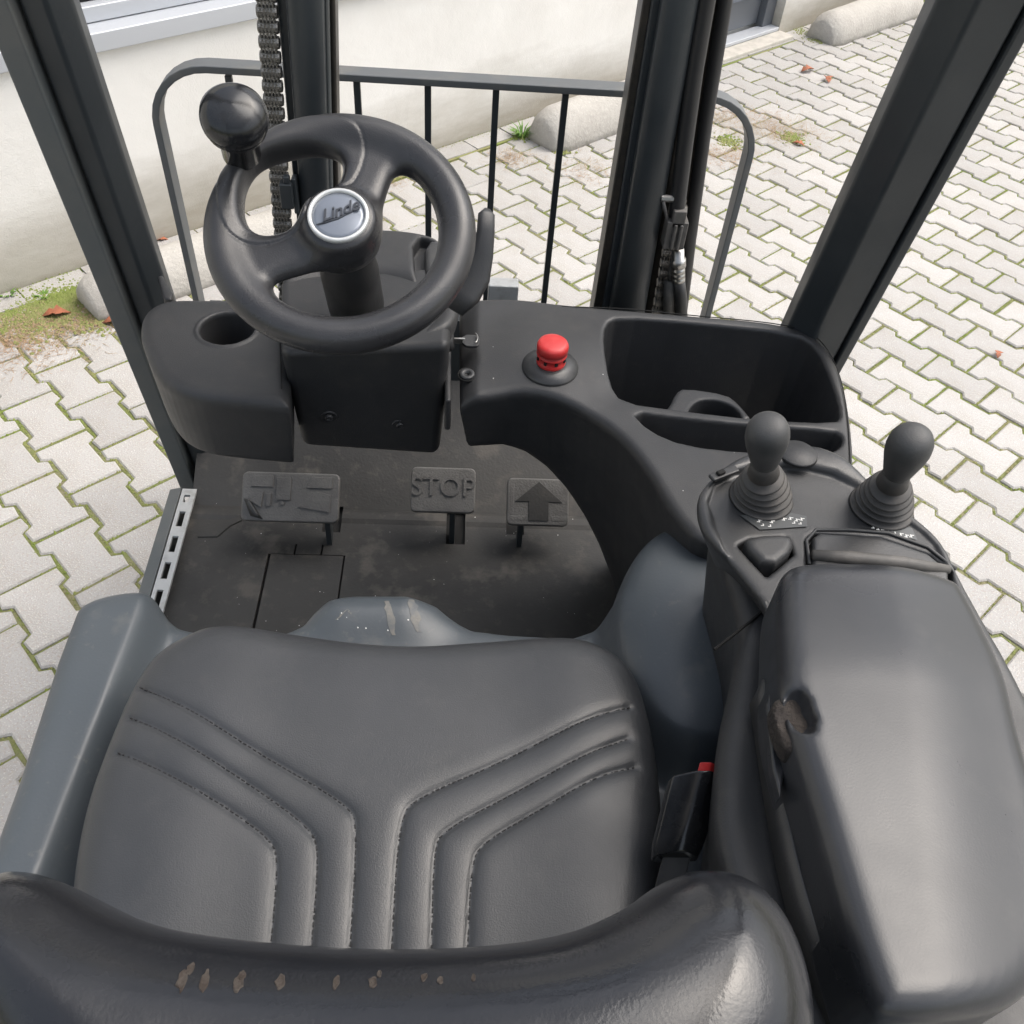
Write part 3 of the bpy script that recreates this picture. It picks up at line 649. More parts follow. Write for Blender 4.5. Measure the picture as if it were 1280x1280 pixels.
# spinner knob
kp = wl(301, 190, .015); kb = Ww(kp[0], kp[1], .008); ktop = P(291, 138, z=kb[2] + .066); kax = ktop - kb; kh = np.linalg.norm(kax)
MB().lathe([(.0150, -.004), (.0195, .006), (.0195, kh - .030), (.022, kh - .027), (.0295, kh - .020), (.0322, kh - .016), (.0325, kh - .009), (.0310, kh - .002), (.026, kh + .0045), (.017, kh + .0085), (.0001, kh + .0105)], kb, kax, 40).build('spinner_knob', M['knob'], swm, smooth=True)
MB().lathe([(.0265, kh - .0245), (.0300, kh - .0240), (.0302, kh - .0200), (.0285, kh - .018)], kb, kax, 40).build('knob_collar', M['knob'], swm, smooth=True)
# column tube
MB().lathe([(.026, -.012), (.031, -.02), (.030, -.05), (.0325, -.075), (.033, -.15)], Ww(hx, hy, 0), wnn, 40).build('column_tube', M['plastic'], TR, smooth=True)
# direction lever
def capsule_sweep(name, pts, ws, ts, m, parent, upv, n=16):
    mb = MB(); profs = [[(w2 * math.copysign(abs(math.cos(a)) ** .7, math.cos(a)), t2 * math.copysign(abs(math.sin(a)) ** .7, math.sin(a))) for a in [2 * math.pi * i / n for i in range(n)]] for w2, t2 in zip(ws, ts)]
    return mb.sweep(pts, profs, upv).build(name, m, parent, smooth=True)
lv = [P(567, 388, z=1.10), P(580, 366, z=1.115), P(594, 343, z=1.13), P(603, 318, z=1.15), P(607, 290, z=1.17), P(608, 268, z=1.185), P(609, 262, z=1.188)]
capsule_sweep('direction_lever', lv, [.012, .020, .0185, .013, .0105, .0095, .004], [.006, .007, .007, .006, .006, .006, .003], M['plastic'], TR, (.3, -.3, 1))

# ---- right dashboard
TZ = 1.0
dl = chaikin(PP([(566, 374), (566, 370), (640, 366), (705, 375), (860, 388), (980, 398), (1030, 418), (1060, 462), (1072, 520), (1078, 585), (1060, 640), (960, 680), (880, 690), (835, 640), (805, 585), (765, 538), (715, 508), (655, 493), (610, 498), (566, 500), (566, 497)], TZ), 2)
tray = chaikin(PP([(754, 430), (757, 404), (772, 396), (860, 402), (995, 416), (1022, 434), (1042, 480), (1052, 518), (1044, 528), (945, 523), (850, 512), (778, 502), (762, 480)], TZ), 1)
slot = chaikin(PP([(788, 513), (846, 521), (934, 530), (1043, 537), (1055, 545), (1051, 560), (1030, 567), (934, 565), (855, 556), (812, 538)], TZ), 1)
hump = P(688, 448, z=TZ); ribl = PP([(770, 507), (860, 517), (1055, 530)], TZ)
wingp = P(855, 520, z=TZ)
def dash_top(X, Y, d):
    z = TZ + 0 * X
    r = np.sqrt(((X - hump[0]) / .085) ** 2 + ((Y - hump[1]) / .10) ** 2); z = z + .012 * sst(1.25, .2, r)
    z = z - .012 * np.exp(-((X - P(625, 420, z=TZ)[0]) / .02) ** 2) * 0
    z = z + 0 * X
    return z - .016 * sst(P(600, 420, z=TZ)[0], P(572, 420, z=TZ)[0], X)
def carve_dash(X, Y, Z, F):
    t = smax(sdpoly(X, Y, tray) + .06 * (TZ - Z), .77 - Z, .012); F = smax(F, -t, .005)
    s = smax(sdpoly(X, Y, slot) + .1 * (TZ - Z), .93 - Z, .006); F = smax(F, -s, .004)
    # knee tunnel under the dashboard
    t2 = sdpoly(X, Z, tun)
    F = smax(F, -np.maximum(t2, Y - 1.30), .02)
    return F
tun = chaikin([(-.30, .40), (-.30, .885), (.01, .895), (.07, .89), (.13, .845), (.19, .76), (.235, .66), (.26, .56), (.27, .40)], 1)
dash = solid('dashboard', dl, dash_top, .56, .0026, M['plastic'], k=.015, draft=.16, carve=carve_dash, zmax=1.03)
# divider with a bottle ring inside the tray
ring_o = chaikin(PP([(825, 512), (838, 502), (846, 484), (856, 478), (910, 486), (926, 498), (946, 522), (880, 520)], TZ), 1)
ring_i = chaikin(PP([(863, 518), (862, 506), (874, 494), (895, 493), (915, 499), (928, 510), (930, 524), (895, 522)], TZ), 2)
def carve_ring(X, Y, Z, F): return smax(F, -(sdpoly(X, Y, ring_i) + 0 * Z), .004)
solid('bottle_ring', ring_o, .993, .88, .0016, M['plastic'], k=.006, carve=carve_ring, parent=dash)
def seam_line(pts, z, parent, dz=None):
    q = chaikin([list(P(x, y, z=z)) for x, y in pts], 2, closed=False); MB().tube(q, .0007, 6).build('panel_seam', M['dark'], parent)
seam_line([(702, 383), (790, 386), (860, 394), (985, 405), (1026, 422), (1050, 465), (1060, 520), (1063, 580)], TZ - .0003, dash)
# bolts on the dashboard
c = P(584, 468, z=TZ - .002)
MB().lathe([(.0035, -.001), (.0035, .002), (.0085, .0028), (.0095, .001), (.0098, -.004)], c, (0, -.1, 1), 24).build('bolt', M['plastic_worn'], dash, smooth=True)
MB().lathe([(.0102, -.001), (.0115, .001), (.0125, -.001)], c, (0, -.1, 1), 24).build('bolt_seat', M['dark'], dash, smooth=True)
# seam strip between column and dashboard
b = MB(); b.prism([P(556, 388, z=.99), P(564, 388, z=.99), P(564, 500, z=.99), P(556, 500, z=.99)][::-1], [P(556, 388, z=.99) - (0, 0, .05), P(564, 388, z=.99) - (0, 0, .05), P(564, 500, z=.99) - (0, 0, .05), P(556, 500, z=.99) - (0, 0, .05)][::-1]); b.build('seam_strip', M['plastic'], TR, bevel=.003)
# ignition lock and key
kx = P(563, 427, z=1.012)
MB().lathe([(.0001, -.02), (.013, -.02), (.013, .004), (.010, .008), (.0001, .008)], kx + (-.004, 0, 0), (1, 0, .1), 20).build('ignition_lock', M['plastic'], TR, smooth=True)
b = MB(); b.box(kx + (.0115, 0, .002), (.014, .003, .008)); key = b.build('key', M['steel'], TR, bevel=.0005)
kh_ = P(589, 427, z=1.015); hd = chaikin([(kh_[0] - .011, kh_[1] - .011), (kh_[0] - .012, kh_[1] + .012), (kh_[0] + .010, kh_[1] + .012), (kh_[0] + .011, kh_[1] - .006), (kh_[0] + .006, kh_[1] - .012)], 1)
b = MB(); b.prism([(x, y, 1.017) for x, y in hd][::-1], [(x, y, 1.013) for x, y in hd][::-1]); b.build('key_head', M['plastic'], key, bevel=.0008)
b = MB(); b.tube([kh_ + (.004 + .004 * math.sin(t), .010 * math.cos(t), .006) for t in np.linspace(0.2, 3, 9)], .0009, 6); b.build('key_loop', M['steel'], key, smooth=True)
# emergency stop
ec = np.array([hump[0], hump[1], TZ + .010]); ec[:2] = P(688, 457, z=TZ + .012)[:2]
es = MB().lathe([(.0355, -.004), (.035, .002), (.022, .0075), (.0195, .008), (.0001, .008)], ec, (0, -.04, 1), 48).build('emergency_stop', M['plastic_worn'], TR, smooth=True)
MB().lathe([(.0178, .004), (.0182, .012), (.0168, .0135), (.0168, .0185), (.0185, .020), (.0190, .022), (.0160, .0235), (.0160, .0245), (.0192, .0260), (.0195, .034), (.0180, .0372), (.014, .0388), (.0001, .0392)], ec, (0, -.04, 1), 40).build('red_button', M['red'], es, smooth=True)
for k in range(8):
    a_ = k * math.pi / 4 + .3; c = ec + np.array([math.cos(a_) * .0170, math.sin(a_) * .0170, .016]); b = MB(); b.box(c, (.0035, .0035, .004), np.array(Matrix.Rotation(a_, 3, 'Z'))); b.build('button_slot', M['dark'], es)

# ---- seat base
bl = chaikin(PP([(92, 778), (112, 760), (150, 749), (192, 746), (214, 766), (300, 774), (368, 770), (392, 750), (415, 739), (540, 739), (572, 757), (600, 771), (755, 779), (783, 712), (800, 692), (828, 679), (860, 682), (885, 725), (905, 790), (915, 870), (910, 950), (905, 1100), (905, 1300), (-80, 1300), (-30, 1110), (2, 1060)], .90), 1)
xr0 = P(205, 770, z=.9); xr1 = P(84, 1105, z=.9)
lob = P(872, 770, z=.95)
def base_top(X, Y, d):
    # ridge on the left, big shoulder on the right, raised nose in front
    xs = xr0[0] + (Y - xr0[1]) * (xr1[0] - xr0[0]) / (xr1[1] - xr0[1])
    z = .885 + .040 * sst(.012, -.022, X - xs)
    rl = np.sqrt(((X - lob[0] - .10 * (Y - lob[1])) / .105) ** 2 + ((Y - lob[1]) / .175) ** 2); z = z + .088 * np.sqrt(np.clip(1.0 - rl ** 2.4, 0, 1)) ** 1.0 * sst(1.0, .75, rl)
    return z + .022 * sst(.07, .0, np.abs(X + .09) - .03) * sst(.54, .60, Y)
base = solid('seat_base', bl, base_top, .50, .0032, M['paint'], k=.026, draft=.02, zmax=.98)

# ---- seat cushion
so_ = [(238, 786), (262, 778), (300, 776), (370, 784), (450, 795), (520, 799), (600, 793), (680, 789), (735, 795), (775, 815), (797, 845), (812, 900), (822, 960), (828, 1040), (820, 1130), (800, 1230), (500, 1260), (160, 1240), (100, 1180), (86, 1130), (90, 1070), (108, 990), (135, 920), (165, 850), (195, 808)]
sp_ = chaikin(PP(so_, .985), 2); sp_ = sp_.mean(0) + (sp_ - sp_.mean(0)) * 1.02
g6 = lambda l: PP([(60 + x / 1.6, 740 + y / 1.6) for x, y in l], .995)
grooves = [chaikin(g6(l), 2, closed=False) for l in (
    [(180, 182), (280, 230), (420, 315), (600, 415), (618, 460), (600, 720)], [(160, 243), (230, 275), (400, 375), (525, 462), (540, 515), (520, 720)], [(135, 313), (200, 340), (350, 420), (445, 485), (457, 530), (437, 720)],
    [(1165, 225), (1080, 250), (900, 335), (740, 400), (702, 440), (685, 720)], [(1160, 290), (1080, 320), (950, 385), (790, 465), (772, 505), (767, 720)], [(1175, 345), (1100, 365), (1000, 420), (868, 490), (848, 535), (840, 720)])]
scx, scy = sp_.mean(0)
def seat_top(X, Y, d):
    z = .990 + .0 * X + .006 * np.exp(-((np.abs(X - XC) - .17) / .05) ** 2) - .010 * ((Y - .42) / .2) ** 2
    gd = None
    for g in grooves:
        e = sdline(X, Y, g); z = z - .0020 * np.exp(-(e / .0024) ** 2) - .0016 * np.exp(-(e / .008) ** 2); gd = e if gd is None else np.minimum(gd, e)
    z = z + 0 * gd
    return z
seat = solid('seat_cushion', sp_, seat_top, .915, .0021, M['seat'], k=.034, zmax=1.005)
# darker side band and piping under the cushion
ins = sp_.mean(0) + (sp_ - sp_.mean(0)) * .985
solid('cushion_side', ins, .955, .87, .003, M['seatside'], k=.008, parent=TR)
mb = MB()
for g in grooves:
    L = 0; nxt = 0
    for a_, b_ in zip(g[:-1], g[1:]):
        s_ = np.linalg.norm(b_ - a_); t_ = (b_ - a_) / max(s_, 1e-9); q = nxt
        while q < s_:
            c = a_ + t_ * q; e_ = min(q + .0034, s_); dd = a_ + t_ * e_
            zc = .9885 + .006 * math.exp(-((abs(c[0] - XC) - .17) / .05) ** 2) - .010 * ((c[1] - .42) / .2) ** 2 - .0010
            n_ = np.array([-t_[1], t_[0]]) * .00042
            mb.prism([(*(c - n_), zc), (*(dd - n_), zc), (*(dd + n_), zc), (*(c + n_), zc)], [(*(c - n_), zc - .002), (*(dd - n_), zc - .002), (*(dd + n_), zc - .002), (*(c + n_), zc - .002)]); q += .0052
        nxt = q - s_
tag(mb.build('stitching', M['thread'], seat), kind='stuff')

# ---- seat backrest
bz = 1.28
bp = chaikin(PP([(-120, 1200), (-100, 1110), (-40, 1060), (30, 1075), (130, 1132), (250, 1155), (500, 1172), (700, 1160), (800, 1120), (850, 1080), (905, 1060), (970, 1072), (1025, 1125), (1062, 1220), (1070, 1330), (1000, 1500), (500, 1600), (0, 1500), (-60, 1330)], bz), 2)
def back_top(X, Y, d): return bz + .0 * X
def carve_back(X, Y, Z, F): return F
bx0, by0 = P(465, 1200, z=bz)[:2]
def back_fn(X, Y, Z):
    Xb, Yb = np.broadcast_arrays(X, Y - .20 * (bz - Z)); d = sdpoly(Xb.astype(np.float32), Yb.astype(np.float32), bp)
    zt = bz - .0 + .004 * np.sin(X * 22) - .015 * sst(.13, .02, Y)
    F = smax(d, Z - zt, .058)
    return smax(F, .96 - Z, .02)
back = fobj('seat_backrest', back_fn, (bp[:, 0].min() - .02, bp[:, 1].min() - .02, .955), (bp[:, 0].max() + .02, bp[:, 1].max() + .16, bz + .01), .0034, M['back'], TR)

from mathutils.bvhtree import BVHTree
bvh = BVHTree.FromPolygons([v.co for v in back.data.vertices], [tuple(p.vertices) for p in back.data.polygons])
for px, py, sx, sy in [(228, 1224, 6, 17), (238, 1212, 5, 10), (256, 1226, 5, 15), (298, 1228, 7, 12), (303, 1219, 4, 8), (350, 1228, 6, 12), (420, 1228, 4, 10), (466, 1228, 6, 9), (474, 1218, 3, 7), (530, 1222, 4, 7), (550, 1226, 4, 6), (592, 1222, 2.5, 6)]:
    hit, nor, _, _ = bvh.ray_cast(Vector(CAM), Vector(ray(px, py)))
    if hit is None: continue
    hit = np.array(hit); nor = np.array(nor); nor = nor if nor @ (CAM - hit) > 0 else -nor
    u_ = np.cross([0, 1, 0], nor); u_ /= np.linalg.norm(u_); v_ = np.cross(nor, u_); k = np.linalg.norm(hit - CAM) / FPX; n = 14
    rj = [random.uniform(.7, 1.15) for _ in range(n)]; rings = []
    for q, hz in ((1.0, -.0008), (.92, .0004), (.8, .0006), (.6, .0001), (.3, .0003), (.01, .0001)):
        rings.append([hit + u_ * math.cos(6.283 * i / n) * sx * k * q * rj[i] + v_ * math.sin(6.283 * i / n) * sy * k * q * rj[i] + nor * hz for i in range(n)])
    MB().ringsweep(rings, cap=False).build('torn_spot', M['foam2'], back, smooth=True)

bvh2 = BVHTree.FromPolygons([v.co for v in base.data.vertices], [tuple(p.vertices) for p in base.data.polygons])
def streak(px0, py0, px1, py1, w0):
    V = []; F = []; n = 10
    for k in range(n + 1):
        t = k / n; x = px0 + (px1 - px0) * t + random.uniform(-1.2, 1.2); y = py0 + (py1 - py0) * t; w_ = w0 * (.35 + .65 * math.sin(math.pi * (t * .85 + .12))) * random.uniform(.75, 1.2)
        for sx in (-w_, w_):
            hit, nor, _, _ = bvh2.ray_cast(Vector(CAM), Vector(ray(x + sx, y)))
            if hit is None: return
            nor = nor if nor.dot(Vector(CAM) - hit) > 0 else -nor; V.append(tuple(hit + nor * .0006))
        if k: q = len(V); F.append((q - 4, q - 3, q - 1, q - 2))
    mk('paint_wear', V, F, M['wear'], base)
streak(484, 752, 492, 794, 5); streak(514, 750, 523, 790, 6); streak(420, 775, 434, 762, 1.2); streak(434, 762, 440, 768, 1.0)

# ---- armrest console
cb = chaikin(PP([(880, 640), (900, 700), (924, 775), (914, 840), (892, 930), (888, 1080), (990, 1250), (1020, 1400), (1330, 1400), (1320, 1100), (1275, 900), (1225, 790), (1190, 690), (1080, 620), (930, 600)], 1.10), 2)
cons = solid('armrest_console', cb, 1.105, .70, .004, M['plastic'], k=.02, draft=.16)
pnz = 1.135
pn = chaikin(PP([(857, 625), (866, 600), (905, 573), (950, 558), (1010, 552), (1050, 565), (1085, 590), (1150, 636), (1192, 672), (1212, 715), (1240, 765), (1290, 850), (1335, 950), (1365, 1060), (1365, 1230), (1100, 1230), (980, 900), (958, 830), (950, 765), (915, 715), (880, 680), (862, 655)], pnz), 2)
pan_in = chaikin(PP([(884, 612), (930, 585), (1000, 583), (1055, 596), (1120, 640), (1165, 672), (1180, 700), (1195, 740), (1195, 900), (975, 900), (975, 760), (935, 715), (900, 670)], pnz), 1)
lidp = PP([(1012, 670), (1022, 663), (1100, 668), (1165, 690), (1190, 712), (1190, 740), (1012, 740)], pnz)
swp = PP([(925, 678), (940, 670), (985, 668), (993, 688), (960, 716)], pnz)
def carve_pan(X, Y, Z, F):
    F = smax(F, -np.maximum(sdpoly(X, Y, pan_in), pnz - .0035 - Z), .008)
    F = smax(F, -np.maximum(sdpoly(X, Y, swp) - .001, pnz - .016 - Z), .002)
    return smax(F, -np.maximum(sdpoly(X, Y, lidp) - .001, pnz - .016 - Z), .002)
yf = P(960, 570, z=pnz)[1]; yn = P(960, 720, z=pnz)[1]
panel = solid('lever_panel', pn, lambda X, Y, d: pnz + .006 * sst(yf - .05, yf, Y) + 0 * X, 1.06, .002, M['plastic_worn'], k=.012, draft=.5, carve=carve_pan, zmax=pnz + .012)
lid = solid('storage_lid', PP([(1016, 672), (1024, 666), (1100, 671), (1160, 692), (1186, 713), (1186, 740), (1016, 740)], pnz), pnz + .001, pnz - .02, .0016, M['plastic_worn'], k=.004, parent=panel)
b = MB(); b.tube([P(1016, 694, z=pnz + .002), P(1060, 697, z=pnz + .003), P(1130, 704, z=pnz + .003), P(1186, 712, z=pnz)], [.0048, .006, .006, .004], 12); b.build('lid_lip', M['clamp'], lid, smooth=True)  # lip highlight is put into its colour, a paler material than the lid
solid('rocker_button', chaikin(PP([(927, 679), (942, 671), (986, 669), (994, 688), (961, 713)], pnz), 1), pnz + .004, pnz - .02, .0014, M['plastic_worn'], k=.007, parent=panel)
# trim lines of the panel
b = MB(); b.tube([P(x, y, z=pnz - .003) for x, y in [(1012, 705), (1008, 676), (1020, 662), (1060, 662), (1110, 666), (1160, 684), (1195, 712)]], .0016, 8); b.build('trim_bead', M['leverk'], panel, smooth=True)
#b = MB(); b.tube([P(x, y, z=pnz - .001) for x, y in [(905, 712), (935, 738), (960, 732), (975, 715), (1000, 712), (1012, 704)]], .0014, 8); b.build('trim_bead', M['leverk'], panel, smooth=True)
b = MB(); c = P(998, 566, z=pnz + .007); b.lathe([(.0001, .0004), (.017, .0004), (.0185, -.002)], c, (0, 0, 1), 28); b.build('blind_plug', M['plastic'], panel, smooth=True)
b = MB(); c = P(905, 592, z=pnz + .006); b.box(c, (.030, .009, .004), np.array(Matrix.Rotation(R(28), 3, 'Z'))); b.build('switch_bezel', M['plastic'], panel, bevel=.0015)
b = MB(); b.box(c + (-.004, -.002, .003), (.008, .005, .004), np.array(Matrix.Rotation(R(28), 3, 'Z'))); b.build('small_switch', M['dark'], panel, bevel=.001)
# levers
def lever(base_px, knob_px, tilt, rb, kr, kl):
    o = P(*base_px, z=pnz - .004); t_ = P(*knob_px, z=pnz + .082)
    root = bpy.data.objects.new('control_lever', None); root.empty_display_size = .03; link(root, TR)
    ax = t_ - o; L = np.linalg.norm(ax); ax /= L
    prof = [(rb + .004, -.006)]; nr = 5
    for k in range(nr):
        r0 = rb - (rb * .38) * k / (nr - 1); z0 = .0 + .0092 * k
        prof += [(r0 - .0075, z0 - .0010), (r0 - .0012, z0 + .0004), (r0 + .0008, z0 + .0018), (r0 - .0004, z0 + .0030), (r0 - .0080, z0 + .0042), (r0 - .0095, z0 + .0060)]
    zt_ = .0092 * nr; prof += [(.0135, zt_ + .001), (.0118, zt_ + .012), (.0112, zt_ + .022), (.0001, zt_ + .023)]
    # the rings bend from the flat panel to the lean of the stick
    mb = MB(); n = 36; rings = []
    for r_, z_ in prof:
        f = sst(0, .04, np.array(max(z_, 0.))); a2 = ax * f + np.array([0, 0, 1]) * (1 - f); a2 /= np.linalg.norm(a2); u_ = np.cross(a2, [0, 1, 0]); u_ /= np.linalg.norm(u_); v_ = np.cross(a2, u_)
        c = o + ax * z_ * (.4 + .6 * f) + np.array([0, 0, 1]) * z_ * (1 - (.4 + .6 * f))
        rings.append([c + (u_ * math.cos(2 * math.pi * i / n) + v_ * math.sin(2 * math.pi * i / n)) * max(r_, 1e-5) for i in range(n)])
    mb.ringsweep(rings).build('bellows', M['bellow'], root, smooth=True)
    k0 = .064
    kp_ = [(.0001, 0), (.52, .0), (.66, .04), (.74, .16), (.85, .34), (.95, .50), (1.0, .66), (.97, .80), (.86, .90), (.62, .97), (.32, 1.0), (.0001, 1.005)]
    MB().lathe([(r_ * kr, k0 + z_ * kl) for r_, z_ in kp_], o, ax, 36).build('lever_knob', M['leverk'], root, smooth=True)
    MB().lathe([(.006, .02), (.006, k0 + .005)], o, ax, 14).build('lever_rod', M['steel'], root, smooth=True)
    return root
lever((951, 623), (958, 556), 0, .0280, .0176, .061)
lever((1101, 635), (1131, 570), 0, .0280, .0178, .061)
# function labels with small pictograms
def decal(quad, marks):
    V = [P(x, y, z=pnz - .0028) for x, y in quad]; b = MB().add(V, [tuple(range(len(V)))[::-1]]); d = b.build('function_label', M['label'], panel)
    b = MB()
    for x, y, k in marks:
        c = P(x, y, z=pnz - .0024); s = .0011
        for dx, dy, w3, h3 in ((0, 0, s, 3.2 * s), (1.6 * s, .8 * s, 2 * s, .8 * s), (-1.3 * s, -.9 * s, 1.4 * s, .8 * s)) if k else ((0, 0, 2.6 * s, .8 * s), (s, 1.2 * s, .9 * s, 1.8 * s)):
            b.add([(c[0] + dx - w3 / 2, c[1] + dy - h3 / 2, c[2]), (c[0] + dx + w3 / 2, c[1] + dy - h3 / 2, c[2]), (c[0] + dx + w3 / 2, c[1] + dy + h3 / 2, c[2]), (c[0] + dx - w3 / 2, c[1] + dy + h3 / 2, c[2])], [(0, 1, 2, 3)])
    tag(b.build('pictogram', M['white'], d), kind='stuff')
decal([(925, 644), (990, 641), (1008, 645), (1009, 658), (950, 662)], [(949, 651, 1), (956, 649, 1), (965, 652, 1), (953, 657, 0), (962, 658, 0), (980, 649, 1), (988, 648, 1), (996, 650, 1), (1002, 649, 1), (992, 654, 0), (1000, 655, 0)])
decal([(1085, 652), (1140, 660), (1147, 675), (1100, 665)], [(1092, 659, 1), (1098, 661, 1), (1104, 661, 1), (1110, 666, 0), (1118, 667, 0), (1126, 668, 1), (1133, 670, 1), (1139, 670, 1)])

# ---- armrest pad
az = 1.20
ap = chaikin(PP([(980, 800), (980, 725), (986, 694), (1010, 684), (1090, 684), (1200, 692), (1228, 704), (1275, 800), (1300, 900), (1335, 1000), (1350, 1120), (1335, 1200), (1290, 1248), (1200, 1268), (1120, 1272), (1098, 1255), (1078, 1200), (1048, 1100), (1017, 990), (995, 920), (980, 860)], az), 2)
tearc = P(1000, 888, z=az - .004)
def carve_arm(X, Y, Z, F):
    e = np.sqrt(((X - tearc[0]) / .0085) ** 2 + ((Y - tearc[1]) / .018) ** 2 + ((Z - az) / .018) ** 2) + .12 * np.sin(X * 160 + 1) * np.sin(Y * 210) + .06 * np.sin(Y * 520 + X * 300)
    return smax(F, -(e - 1) * .010, .002)
xm = P(1240, 1000, z=az)[0]
def arm_top(X, Y, d): return az - .010 * sst(P(1000, 850, z=az)[1], P(1000, 690, z=az)[1], Y) - .020 * sst(-.035, .075, X - (.355 - .25 * (.40 - Y)))
arm = solid('armrest_pad', ap, arm_top, 1.125, .0024, M['arm'], k=.018, draft=-.0, carve=carve_arm, zmax=az + .002)
fp = chaikin(PP([(978, 858), (1010, 850), (1026, 870), (1024, 905), (1005, 930), (990, 925), (976, 895), (972, 868)], az), 2)
solid('torn_foam_patch', fp, lambda X, Y, d: az - .0125 + .0012 * np.sin(X * 350) * np.sin(Y * 270), az - .03, .0016, M['foam'], k=.004, parent=arm, zmax=az)
# tray rim round the pad
rim = chaikin(PP([(960, 850), (985, 1000), (1010, 1110), (1045, 1210), (1075, 1275), (1100, 1300)], 1.15), 2, closed=False)
mb = MB(); mb.sweep([(x - .003, y, 1.145) for x, y in rim], [(-.0015, -.03), (.0015, -.03), (.0015, .006), (-.0015, .006)]); mb.build('pad_tray_rim', M['plastic_worn'], arm, smooth=True)
b = MB(); q = [P(x, y, z=1.165) for x, y in [(958, 880), (962, 865), (972, 862), (978, 900), (982, 960), (976, 998), (966, 960)]]; b.prism(q[::-1], [p - (0, 0, .012) for p in q][::-1]); b.build('torn_cover_flap', M['arm'], arm, bevel=.002)
b = MB(); b.tube([P(x, y, z=1.106) for x, y in [(893, 812), (915, 795), (940, 775), (960, 757)]], .0014, 6); b.build('panel_seam', M['dark'], cons)

# ---- pale dust flecks lying on the plastic and the mat
V = []; F = []
trees = [BVHTree.FromPolygons([v.co for v in o.data.vertices], [tuple(p.vertices) for p in o.data.polygons]) for o in (dash, base, cons, panel)]
for _ in range(90):
    px, py = random.choice([(random.uniform(570, 1060), random.uniform(380, 700)), (random.uniform(200, 780), random.uniform(560, 790))])
    best = None
    for tb in trees:
        hit, nor, _, dist = tb.ray_cast(Vector(CAM), Vector(ray(px, py)))
        if hit is not None and (best is None or dist < best[2]): best = (np.array(hit), np.array(nor), dist)
    fm = P(px, py, z=.5555); dm = np.linalg.norm(fm - CAM)
    if best is None or (best[2] > dm and -.43 < fm[0] < .25 and .75 < fm[1] < 1.03): best = (fm, np.array([0, 0, 1.]), dm)
    hit, nor, _ = best; nor = nor if nor @ (CAM - hit) > 0 else -nor
    if nor[2] < .2: continue
    a_ = np.cross(nor, [1, .3, 0]); a_ /= np.linalg.norm(a_); b_ = np.cross(nor, a_); q = len(V); sz = random.choice([.0004, .0005, .0006, .0009])
    for k in range(5): t = k * 1.2566; rr_ = sz * random.uniform(.6, 1.3); V.append(hit + nor * .0004 + a_ * math.cos(t) * rr_ + b_ * math.sin(t) * rr_)
    F.append(tuple(range(q, q + 5)))
tag(mk('dust_flecks', V, F, M['white'], TR), kind='stuff')

# ---- belt buckle
bc0 = P(872, 972, z=1.06); bc1 = P(846, 1072, z=1.02)
ax = bc1 - bc0; 
def bk(t, sx, sy): return bc0 + (bc1 - bc0) * t + np.array([sx, 0, 0]) + np.array([0, 0, sy])
pf = [(-.022, -.004), (-.020, .004), (-.003, .013), (.008, .013), (.019, .004), (.020, -.010), (-.022, -.012)]
mb = MB(); mb.ringsweep([[bk(t, x * s, y * s) for x, y in pf] for t, s in ((0, .98), (.04, 1), (.8, .97), (1.0, .84))]); buck = mb.build('belt_buckle', M['knob'], TR, bevel=.0015)
mb = MB(); d_ = (bc0 - bc1); d_ /= np.linalg.norm(d_); mb.ringsweep([[bk(0, x * s, y * s) + d_ * o_ for x, y in pf[2:6]] for o_, s in ((-.002, .9), (.007, .84))]); mb.build('release_button', M['red'], buck, bevel=.0008)
mb = MB(); mb.ringsweep([[bk(t, x, y - .004) for x, y in ((-.011, -.002), (-.011, .004), (.011, .004), (.011, -.002))] for t in (.95, 1.4, 1.9)]); mb.build('belt_stalk', M['hose'], buck, bevel=.001)

# ---- overhead guard: front pillars, rear pillars, roof
def pillar(pts_lo, pts_hi, name='front_pillar'):
    mb = MB(); return mb.ringsweep([pts_lo, pts_hi]).build(name, M['frame'], TR, bevel=.006, seg=3)
def lerp_to(a_, b_, z): t = (z - a_[2]) / (b_[2] - a_[2]); return a_ + (b_ - a_) * t
def guard(name, cols, zlo, zhi, m='frame'):
    """cols: list of (bottom point, upper point); extends each edge line from zlo to zhi"""
    lo = [lerp_to(a_, b_, zlo) for a_, b_ in cols]; hi = [lerp_to(a_, b_, zhi) for a_, b_ in cols]
    return MB().ringsweep([lo, hi]).build(name, M[m], TR, bevel=.005, seg=3)
# left: inner face edge, front edge, outer rail
A1 = (P(213, 372, Y=1.10), P(98, 0, Y=.93)); A0 = (P(232, 602, z=.56), P(18, 0, X=P(232, 602, z=.56)[0]))
print('A', A0, A1)
Lx = -.475
La = P(240, 592, X=Lx); Lb = P(12, 0, X=Lx); print('left pillar', La, Lb)
lean = (Lb - La) / (Lb[2] - La[2])
def Lpt(dx, dy, z): return La + lean * (z - La[2]) + np.array([dx, dy, 0])
secm = [(.0, .0), (.0, .085), (.03, .105), (.055, .095), (.055, .03), (.012, .0)]
def prism_lean(name, sec, org, lean, z0, z1, m, bevel=.005):
    rings = [[org + lean * (z - org[2]) + np.array([dx, dy, 0]) for dx, dy in sec] for z in (z0, z1)]
    return MB().ringsweep(rings).build(name, M[m], TR, bevel=bevel, seg=3)
lp_ = prism_lean('front_pillar', [(.006, .004), (.006, .05), (.02, .07), (.045, .065), (.052, .03), (.034, .004)], La, lean, .5, 2.03, 'frame')
prism_lean('pillar_rail', [(-.026, -.012), (-.026, .05), (.003, .05), (.003, -.012)], La, lean, .5, 2.03, 'framelight', .003)
Rx = .515
